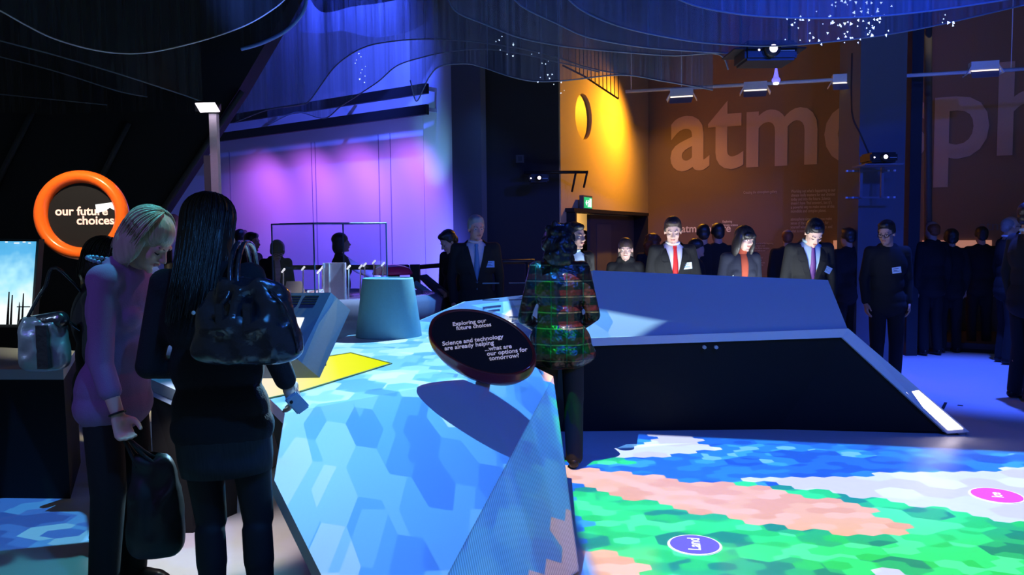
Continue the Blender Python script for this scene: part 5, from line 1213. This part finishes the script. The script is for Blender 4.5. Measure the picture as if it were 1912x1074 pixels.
        if glasses:
            v_, f_ = join([(np.array([tuple(q) for q in v]) @ np.array(hrot).T+np.array(hc_), f) for v, f in
                 [tubeg([Vector((sd*.032+.023*math.cos(a), -.098+.006*abs(math.cos(a)), .0+.016*math.sin(a))) for a in np.linspace(0, 2*PI, 15)], .0032, 6) for sd in (-1, 1)]+[tubeg([(-.009, -.1, .004), (.009, -.1, .004)], .003, 6)]+[tubeg([(sd*.055, -.09, .004), (sd*.078, .01, .006)], .003, 6) for sd in (-1, 1)]])
            me_ = bpy.data.meshes.new('glasses'); me_.from_pydata([tuple(q) for q in v_], [], f_); link('glasses', me_, DARK, t)
    t['_h'] = 0
    del t['_h']
    return t, dict(el=el_, wr=wr_, hc=hc_, sh=sh, s=s, hrot=hrot)
def at(px, d): r = ray(px, 450); return r.x*d/r.y
def hgt(px, top, d): return D(px, top, d).z
PLAID = bpy.data.materials.new('tartan_satin'); PLAID.use_nodes = True; g = NG(PLAID.node_tree); b_ = g.N['Principled BSDF']
sx = g.sep(g.N.new('ShaderNodeTexCoord').outputs['Object'])
def band(c, f, ph, wdt): return g.m('LESS_THAN', g.m('ABSOLUTE', g.m('SUBTRACT', g.m('FRACT', g.m('MULTIPLY_ADD', c, f, ph)), .5)), wdt)
c_ = g.mixc(band(sx[2], 9, .1, .18), (.005, .009, .007), (.075, .012, .009))
c_ = g.mixc(g.m('MULTIPLY', band(sx[0], 9, .3, .18), .6), c_, (.05, .02, .01))
c_ = g.mixc(g.m('MULTIPLY', band(sx[2], 9, .38, .04), .8), c_, (.16, .12, .05)); c_ = g.mixc(g.m('MULTIPLY', band(sx[0], 9, .05, .035), .8), c_, (.01, .06, .025))
g.L.new(c_, b_.inputs['Base Color']); b_.inputs['Roughness'].default_value = .34; b_.inputs['Specular IOR Level'].default_value = .35
nz_ = g.noise(g.N.new('ShaderNodeTexCoord').outputs['Object'], 14., 2.); bn_ = g.N.new('ShaderNodeBump'); bn_.inputs['Strength'].default_value = .8; bn_.inputs['Distance'].default_value = .03; g.L.new(nz_, bn_.inputs['Height']); g.L.new(bn_.outputs[0], b_.inputs['Normal'])
# --- foreground: woman in black with the leather shoulder bag
W1 = dict(x=at(432, 3.0), y=3.0)
wb, jb1 = person(W1['x'], W1['y'], 176, 1.715, 'woman in black seen from behind, long dark hair, leather bag on her right shoulder', 'long', HAIRB, SKIN, 'top', mat('black_knit', (.012, .012, .016), .9, bump=.3, bs=150), None, None, 'skirt', mat('charcoal_pinstripe', (.022, .024, .030), .85, bs=180, stretch=(1, 1, .02), var=.5),
    nod=16, turn=-14, sex='f', vox=.0065, strand=420, hemz=.685, shoulder=1.1, wide=1.0, waist=.178, arms={-1: (Vector((-.235, .06, 1.19)), Vector((-.262, -.02, 1.01))), 1: (Vector((.25, .04, 1.12)), Vector((.12, -.20, 1.06)))}, curl=(.5, .75), palm=(None, (1, -.3, 0)))
wb.rotation_euler = (0, R(3.8), R(176))
# --- blonde woman in violet cardigan
CARD = mat('violet_cardigan', (.26, .15, .30), .9, bump=.25, bs=260, var=.1)
W2x, W2y = at(202, 3.45), 3.45
w2, jb2 = person(W2x, W2y, 80, 1.72, 'blonde woman in a violet cardigan, head bent down to the right', 'sidebob', HAIRL, SKIN, 'threequarter', CARD, None, None, 'trousers', BLK,
    nod=36, turn=0, sex='f', vox=.0065, strand=420, bow=10, arms={-1: (Vector((-.20, -.09, 1.07)), Vector((-.215, -.17, .86))), 1: (Vector((.2, -.05, 1.08)), Vector((.14, -.26, 1.02)))}, curl=(.3, .95), palm=(None, (0, .3, 1)), wide=1.0)
# --- dark-haired woman mostly behind her
w3, jb3 = person(at(175, 3.95), 3.95, 120, 1.56, 'dark-haired woman in black half hidden behind the blonde woman', 'sidebob', HAIRB, SKIN, 'top', BLK, None, None, 'trousers', BLK,
    nod=20, sex='f', vox=.009, arms={1: (Vector((.22, -.02, 1.08)), Vector((.16, -.20, 1.0)))}, strand=150)
# --- plaid jacket woman
w4, jb4 = person(at(1044, 5.3), 5.3, 172, 1.63, 'woman in a shiny tartan jacket with curly dark hair, standing with her back turned', 'curly', HAIRB, SKIN, 'peplum', PLAID, None, None, 'trousers', mat('dark_trousers', (.012, .012, .014), .8), nod=22, turn=6, sex='f', vox=.008,
    arms={-1: (Vector((-.24, .0, 1.10)), Vector((-.12, -.22, 1.0))), 1: (Vector((.25, .02, 1.08)), Vector((.16, -.22, .98)))}, shoulder=1.05, wide=1.05)
hcw = Matrix.Translation(w4.location) @ w4.rotation_euler.to_matrix().to_4x4() @ Matrix.Diagonal((*w4.scale, 1)) @ jb4['hc']
# hair clip worn by her
v_, f_ = join([(v.tolist(), f) for v, f in [ell(jb4['hc']+jb4['hrot'] @ Vector((x_, .125-.3*x_*x_*3, .09)), (.007, .006, .006)) for x_ in (-.03, -.018, -.006, .006, .018, .03)]])
me_ = bpy.data.meshes.new('hair_clip'); me_.from_pydata(v_, [], f_); link('hair_clip', me_, mat('blue_gem', (.2, .3, .9), .1, emit=None, metal=.6), w4, True)
# --- people behind the console
person(at(1168, 7.75), 7.75, -8, 1.52, 'smiling woman with straight hair seen over the left end of the console', 'straightback', HAIRN, SKIN, 'top', BLK, None, None, nod=12, sex='f', smile=True, neck='roll')
person(at(1256, 7.6), 7.6, 4, 1.715, 'man in a dark suit, white shirt and red tie looking down', 'short', HAIRN, SKIN, 'suit', BLK, SHIRTW, TIER, nod=20, turn=-14, badge=(.115, 1.28, -6, BADGE), arms={1: (Vector((.24, -.02, 1.14)), Vector((.18, -.2, 1.0)))})
person(at(1381, 7.6), 7.6, 6, 1.62, 'woman with a dark fringe, rust roll neck and navy jacket, badge tilted', 'fringe', HAIRB, SKIN, 'top', NAVY, mat('rust_knit', (.32, .06, .03), .9), None, nod=10, turn=14, tilt=6, bow=4, sex='f', badge=(-.09, 1.22, 22, BADGE))
person(at(1509, 7.55), 7.55, 0, 1.72, 'man in a black jacket, pale blue shirt and purple tie, head bowed deep', 'short', HAIRB, SKIN, 'suit', BLK, SHIRTB, TIEP, nod=42, bow=5, badge=(.14, 1.24, 28, mat('dim_badge', (.10, .18, .45), .6)))
person(at(1658, 7.9), 7.9, -6, 1.665, 'man with glasses in a dark coat in front of the blue pillar, looking left', 'short', HAIRB, SKIND, 'top', BLK, None, None, nod=16, turn=-38, glasses=True, badge=(.05, 1.24, -8, BADGE))
# man half hidden behind the plaid jacket
person(at(1071, 7.2), 7.2, 30, 1.66, 'dark-haired man whose face shows just past the curly hair', 'short', HAIRB, SKIND, 'suit', BLK, SHIRTB, None, nod=6, turn=14)
# blurred man in suit and the woman looking down behind him
person(at(888, 8.0), 8.0, 8, 1.755, 'man in a dark suit, pale shirt and loose blue tie standing beyond the table', 'short', HAIRG, mat('skin_ruddy', (.62, .30, .24), .6), 'suit', BLK, mat('pinkish_shirt', (.62, .55, .60), .8), TIEB, nod=8, turn=12, badge=(.13, 1.27, 0, mat('blue_badge', (.25, .45, .8), .6)), shoulder=1.1)
person(at(851, 8.5), 8.5, -25, 1.64, 'dark-haired woman with an earring, looking down beside the man in a blue tie', 'short', HAIRB, SKIN, 'top', BLK, None, None, nod=34, turn=-40, sex='f')
# group at the glass case
person(at(512, 9.3), 9.3, 28, 1.56, 'short-haired person with glasses and a striped top leaning over the glass case', 'boycut', HAIRB, SKIN, 'top', BLK, mat('pink_stripes', (.75, .5, .55), .8, bs=40, stretch=(.1, .1, 1), var=.4), None, nod=34, glasses=True, bow=8, sex='f')
person(at(468, 9.7), 9.7, 75, 1.62, 'dark profile of a person left of the one with glasses', 'short', HAIRB, SKIND, 'top', BLK, nod=5, vox=.011)
person(at(450, 10.0), 10.0, 170, 1.66, 'back of a dark head at the far left of the group by the case', 'short', HAIRB, SKIND, 'top', BLK, vox=.012, detail=False)
w5, jb5 = person(at(636, 9.4), 9.4, 95, 1.60, 'woman with a black bob in pale sleeves reaching to the right', 'sidebob', HAIRB, SKIN, 'top', BLK, sex='f', vox=.01, arms={1: (Vector((.22, -.22, 1.27)), Vector((.20, -.44, 1.17)))}, curl=(.1, .3), palm=((0, 0, -1), None))
# her pale sleeve
v_, f_ = join([(v.tolist(), f) for v, f in chain([jb5['sh'][1]+Vector((.01, -.04, -.03)), jb5['el'][1], jb5['wr'][1]], [.062, .056, .046])])
me_ = bpy.data.meshes.new('sleeve'); me_.from_pydata(v_, [], f_); o = link('sleeve', me_, mat('cream_sleeve', (.66, .66, .60), .8), w5, True); o['label'] = 'cream sleeve'
# doorway pair
person(at(1087, 12.6), 12.6, 60, 1.62, 'dark silhouette standing at the left side of the lit doorway', 'short', HAIRB, SKIND, 'top', BLK, vox=.014, detail=False)
person(at(1109, 12.9), 12.9, -20, 1.72, 'orange-lit person with reddish hair in the doorway', 'short', HAIRR, SKIN, 'top', BLK, None, vox=.014, detail=False)
# silhouettes before the brown wall
for px, d, yaw, h, hs, hm_, lab in ((1219, 10.0, 160, 1.56, 'curly', HAIRR, 'curly auburn-haired silhouette left of the man with the red tie'), (1300, 9.0, 70, 1.50, 'ponytail', HAIRB, 'profile silhouette with a glint of orange left of the two backs'),
    (1313, 9.6, 175, 1.66, 'short', HAIRB, 'back of a dark head under the small bright lettering'), (1340, 9.6, 185, 1.67, 'short', HAIRB, 'second dark head from behind, to the right under the small lettering'),
    (1470, 10.2, 165, 1.60, 'balding', HAIRR, 'silhouette with an orange-lit crown left of the purple-tie man'), (1583, 9.6, 200, 1.60, 'short', HAIRB, 'silhouette from behind between the purple-tie man and the pillar'),
    (1740, 10.0, 190, 1.68, 'balding', HAIRR, 'dim reddish head just right of the dull pipe'), (1776, 10.2, 175, 1.58, 'boycut', HAIRB, 'dim silhouette from behind before the long peach panel'), (1832, 10.4, 170, 1.60, 'short', HAIRB, 'dim silhouette close to the left of the grey-haired man')):
    person(at(px, d), d, yaw, h, lab, hs, hm_, SKIND, 'top', BLK, vox=.016, detail=False)
person(at(1884, 9.3), 9.3, 80, 1.72, 'balding grey-haired man in profile lit blue, pale shirt collar', 'balding', HAIRG, SKIN, 'suit', BLK, mat('blue_white_shirt', (.6, .65, .75), .8), TIEB, nod=5, glasses=True, turn=10)
person(at(1922, 7.25), 7.25, 95, 1.80, 'dark figure cut off by the right edge of the photo', 'short', HAIRB, SKIND, 'suit', BLK, SHIRTB, TIEB, vox=.01)
# ---- bags
def bagmesh(w_, h_, d_, crumple, seed, taper=.15, barrel=False):
    n, m_ = 56, 34; V = []
    rs = np.random.RandomState(seed); ph = rs.uniform(0, 6, 12)
    for i in range(m_+1):
        u = i/m_; zz = (u-.5)*h_
        for k in range(n):
            a = 2*PI*k/n; c, s_ = math.cos(a), math.sin(a)
            se = (abs(c)**3+abs(s_)**3)**(-1/3)
            prof_ = (1-abs(2*u-1)**5)**.35 if 0 < u < 1 else .02
            ww = w_/2*(1-taper*u)*prof_; dd_ = d_/2*(1-.55*max(0, u-.5)*1.6)*prof_
            x_, y_ = ww*se*c, dd_*se*s_
            q_ = Vector((x_*9, y_*9, zz*7))+Vector((seed*7.3, 0, 0)); f_ = crumple*(.35+1.3*u)*1.6*(1-2*abs(mnoise.noise(q_))+.6*mnoise.noise(q_*2.3)-.4)
            V.append((x_+f_*.3*c, y_+f_*s_, zz-(.03*h_*math.cos(c*3) if u > .6 else 0)+f_*.5*(u > .5)))
    Fc = [(i*n+k, i*n+(k+1) % n, (i+1)*n+(k+1) % n, (i+1)*n+k) for i in range(m_) for k in range(n)]+[tuple(range(n))[::-1], tuple(m_*n+k for k in range(n))]
    me = bpy.data.meshes.new('bag_body'); me.from_pydata(V, [], Fc); return me
LEA = mat('blue_black_leather', (.016, .02, .03), .24, spec=.8, bump=.6, bs=28, coat=.35)
bp = D(460, 604, 2.74)
t = thing('shoulder_bag', bp, 'large crumpled glossy dark leather bag hanging behind the woman in black', 'bag', R(-4))
link('bag_body', bagmesh(.43, .29, .15, .019, 2, .42), LEA, t, True)
def lt(p): return p+Vector(bp)
for sy in (-1, 1):
    q = [bp+Vector((-.075, sy*.05, .07)), bp+Vector((-.062, sy*.045, .15)), D(440, 460, 2.83+sy*.015)+Vector((0, 0, 0)), D(447, 452, 2.90+sy*.01), D(457, 462, 3.0)+Vector((0, 0, 0)), D(463, 480, 3.08)]
    q = [bp+Vector((-.060, -.06*1, .07)), D(428, 545, 2.70), D(430, 500, 2.74), D(437, 466, 2.80), D(446, 453, 2.88), D(458, 458, 2.98), D(464, 475, 3.06), D(468, 500, 3.12)]
    if sy == 1: q = [p+Vector((.022, .01, .0)) for p in q]
    tube('strap', spline(q, 6), .0085, LEA, t, 10)
for x_ in (-.062, .03):
    box('strap_tab', bp+Vector((x_, -.078, .02)), (.03, .012, .11), LEA, t, bevel=.004)
tube('piping', spline([bp+Vector((.10, -.06, .12)), bp+Vector((.15, -.075, .07)), bp+Vector((.175, -.05, -.02)), bp+Vector((.185, -.04, -.10))], 6), .004, LEA, t)
v_, f_ = ell(bp+Vector((-.150, -.075, .045)), (.007, .005, .007)); wmesh('rivet', v_, f_, WHITEM, t, True)
# phone in her hand
def wmat(t): return Matrix.Translation(t.location) @ t.rotation_euler.to_matrix().to_4x4() @ Matrix.Diagonal((*t.scale, 1))
hw = wmat(wb) @ (jb1['wr'][-1]+(jb1['wr'][-1]-jb1['el'][-1]).normalized()*.085)
t = thing('camera_phone', hw+Vector((.02, -.03, .01)), 'small pale phone held low by the woman in black', 'phone')
pcen = hw+Vector((.018, -.036, .0))
box('phone_body', pcen, (.055, .018, .085), mat('pale_blue_phone', (.35, .5, .6), .3), t, Euler((R(20), R(-35), R(10))), .006)
rm = Euler((R(20), R(-35), R(10))).to_matrix()
v_, f_ = ell(pcen+rm @ Vector((-.012, -.010, .022)), (.007, .003, .007)); wmesh('camera_lens', v_, f_, BLKM, t, True)
ww_ = wmat(wb) @ jb1['wr'][-1]; ed = (wmat(wb).to_3x3() @ (jb1['wr'][-1]-jb1['el'][-1])).normalized()
a_ = ed.cross(Vector((0, 0, 1))).normalized(); b_2 = ed.cross(a_)
t = thing('wrist_watch', ww_, 'shiny watch strap on the wrist of the woman in black', 'watch')
tube('strap', [ww_-ed*.01+a_*.032*math.cos(k)+b_2*.032*math.sin(k) for k in np.linspace(0, 2*PI, 21)], .005, mat('dull_silver', (.4, .42, .45), .3, metal=.8), t)
# tote bag held by the blonde woman
M2 = wmat(w2); hd = M2 @ (jb2['wr'][-1]+(jb2['wr'][-1]-jb2['el'][-1]).normalized()*.09)
tp_ = D(290, 945, 3.25)
t = thing('tote_bag', tp_, 'large soft black tote hanging from the blonde woman\'s hand', 'bag', R(8))
link('bag_body', bagmesh(.25, .44, .13, .012, 5, .32), mat('dull_black_leather', (.014, .015, .017), .5, bump=.3, bs=20), t, True)
for k, (xa, xb) in enumerate(((-.055, .045), (-.045, .06))):
    q = [tp_+Vector((xa, -.03+.06*k, .17)), tp_.lerp(hd, .55)+Vector((xa*.45, -.01+.02*k, .06)), hd+Vector((-.004, 0, -.012)), hd+Vector((.010, 0, -.012)), tp_.lerp(hd, .55)+Vector((xb*.7, -.01+.02*k, .05)), tp_+Vector((xb, -.03+.06*k, .17))]
    tube('handle', spline(q, 6), .0075, mat('dull_black_leather', (0, 0, 0)), t, 8)
wr2 = M2 @ jb2['wr'][-1]; ed = (M2.to_3x3() @ (jb2['wr'][-1]-jb2['el'][-1])).normalized(); a_ = ed.cross(Vector((0, 1, 0))).normalized(); b_2 = ed.cross(a_)
t = thing('bracelet', wr2, 'dark beaded bracelet on the blonde woman\'s wrist', 'bracelet')
tube('bangle', [wr2-ed*.005+a_*.031*math.cos(k)+b_2*.031*math.sin(k) for k in np.linspace(0, 2*PI, 21)], .0045, SHOE, t)
# necklace of beads at her nape
nb = M2 @ (jb2['hc']+Vector((0, .05, -.13)))
t = thing('necklace', nb, 'string of shiny dark beads round the blonde woman\'s neck', 'necklace')
hb_ = M2 @ Vector((0, .005, 1.475))
vv = [ell(hb_+Vector((.078*math.cos(k), .078*math.sin(k), .012+.02*math.cos(k-PI))), (.009,)*3) for k in np.linspace(0, 2*PI*23/24, 24)]
v_, f_ = join([(v.tolist(), f) for v, f in vv]); o = wmesh('beads', v_, f_, mat('bead', (.25, .35, .5), .1, metal=.5), t, True)
# badge card of the blonde woman, seen edge-lit at her chest
bc = D(268, 560, 3.40)
t = thing('name_badge', bc, 'pale blue name badge on the blonde woman\'s chest', 'badge')
box('card', bc, (.006, .07, .065), BADGE, t, Euler((0, R(-8), R(-38))), .002)
# silver and black hand bag at far left
hp_ = D(82, 645, 3.72)
t = thing('silver_bag', hp_, 'silver and black slouchy handbag at the far left', 'bag', R(12))
o = link('bag_body', bagmesh(.235, .245, .12, .016, 9, .25), mat('silver_leather', (.26, .30, .38), .3, spec=.8, bump=.4, bs=25, metal=.3), t, True)
wmesh('dark_panel', *obox(hp_+Vector((.03, -.035, .0)), .05, .07, .2), LEA, t)
v_, f_ = join([(v.tolist(), f) for v, f in [cap(hp_+Vector((-.075, 0, .10)), .035, hp_+Vector((.08, 0, .12)), .04)]]); wmesh('top_flap', v_, f_, LEA, t, True)
sh3 = wmat(w3) @ (jb3['wr'][1]); 
tube('strap', spline([hp_+Vector((-.07, 0, .13)), hp_+Vector((.0, .02, .26)), hp_+Vector((.07, .06, .34)), sh3+Vector((0, 0, .02)), hp_+Vector((.09, 0, .13))], 6), .008, LEA, t)
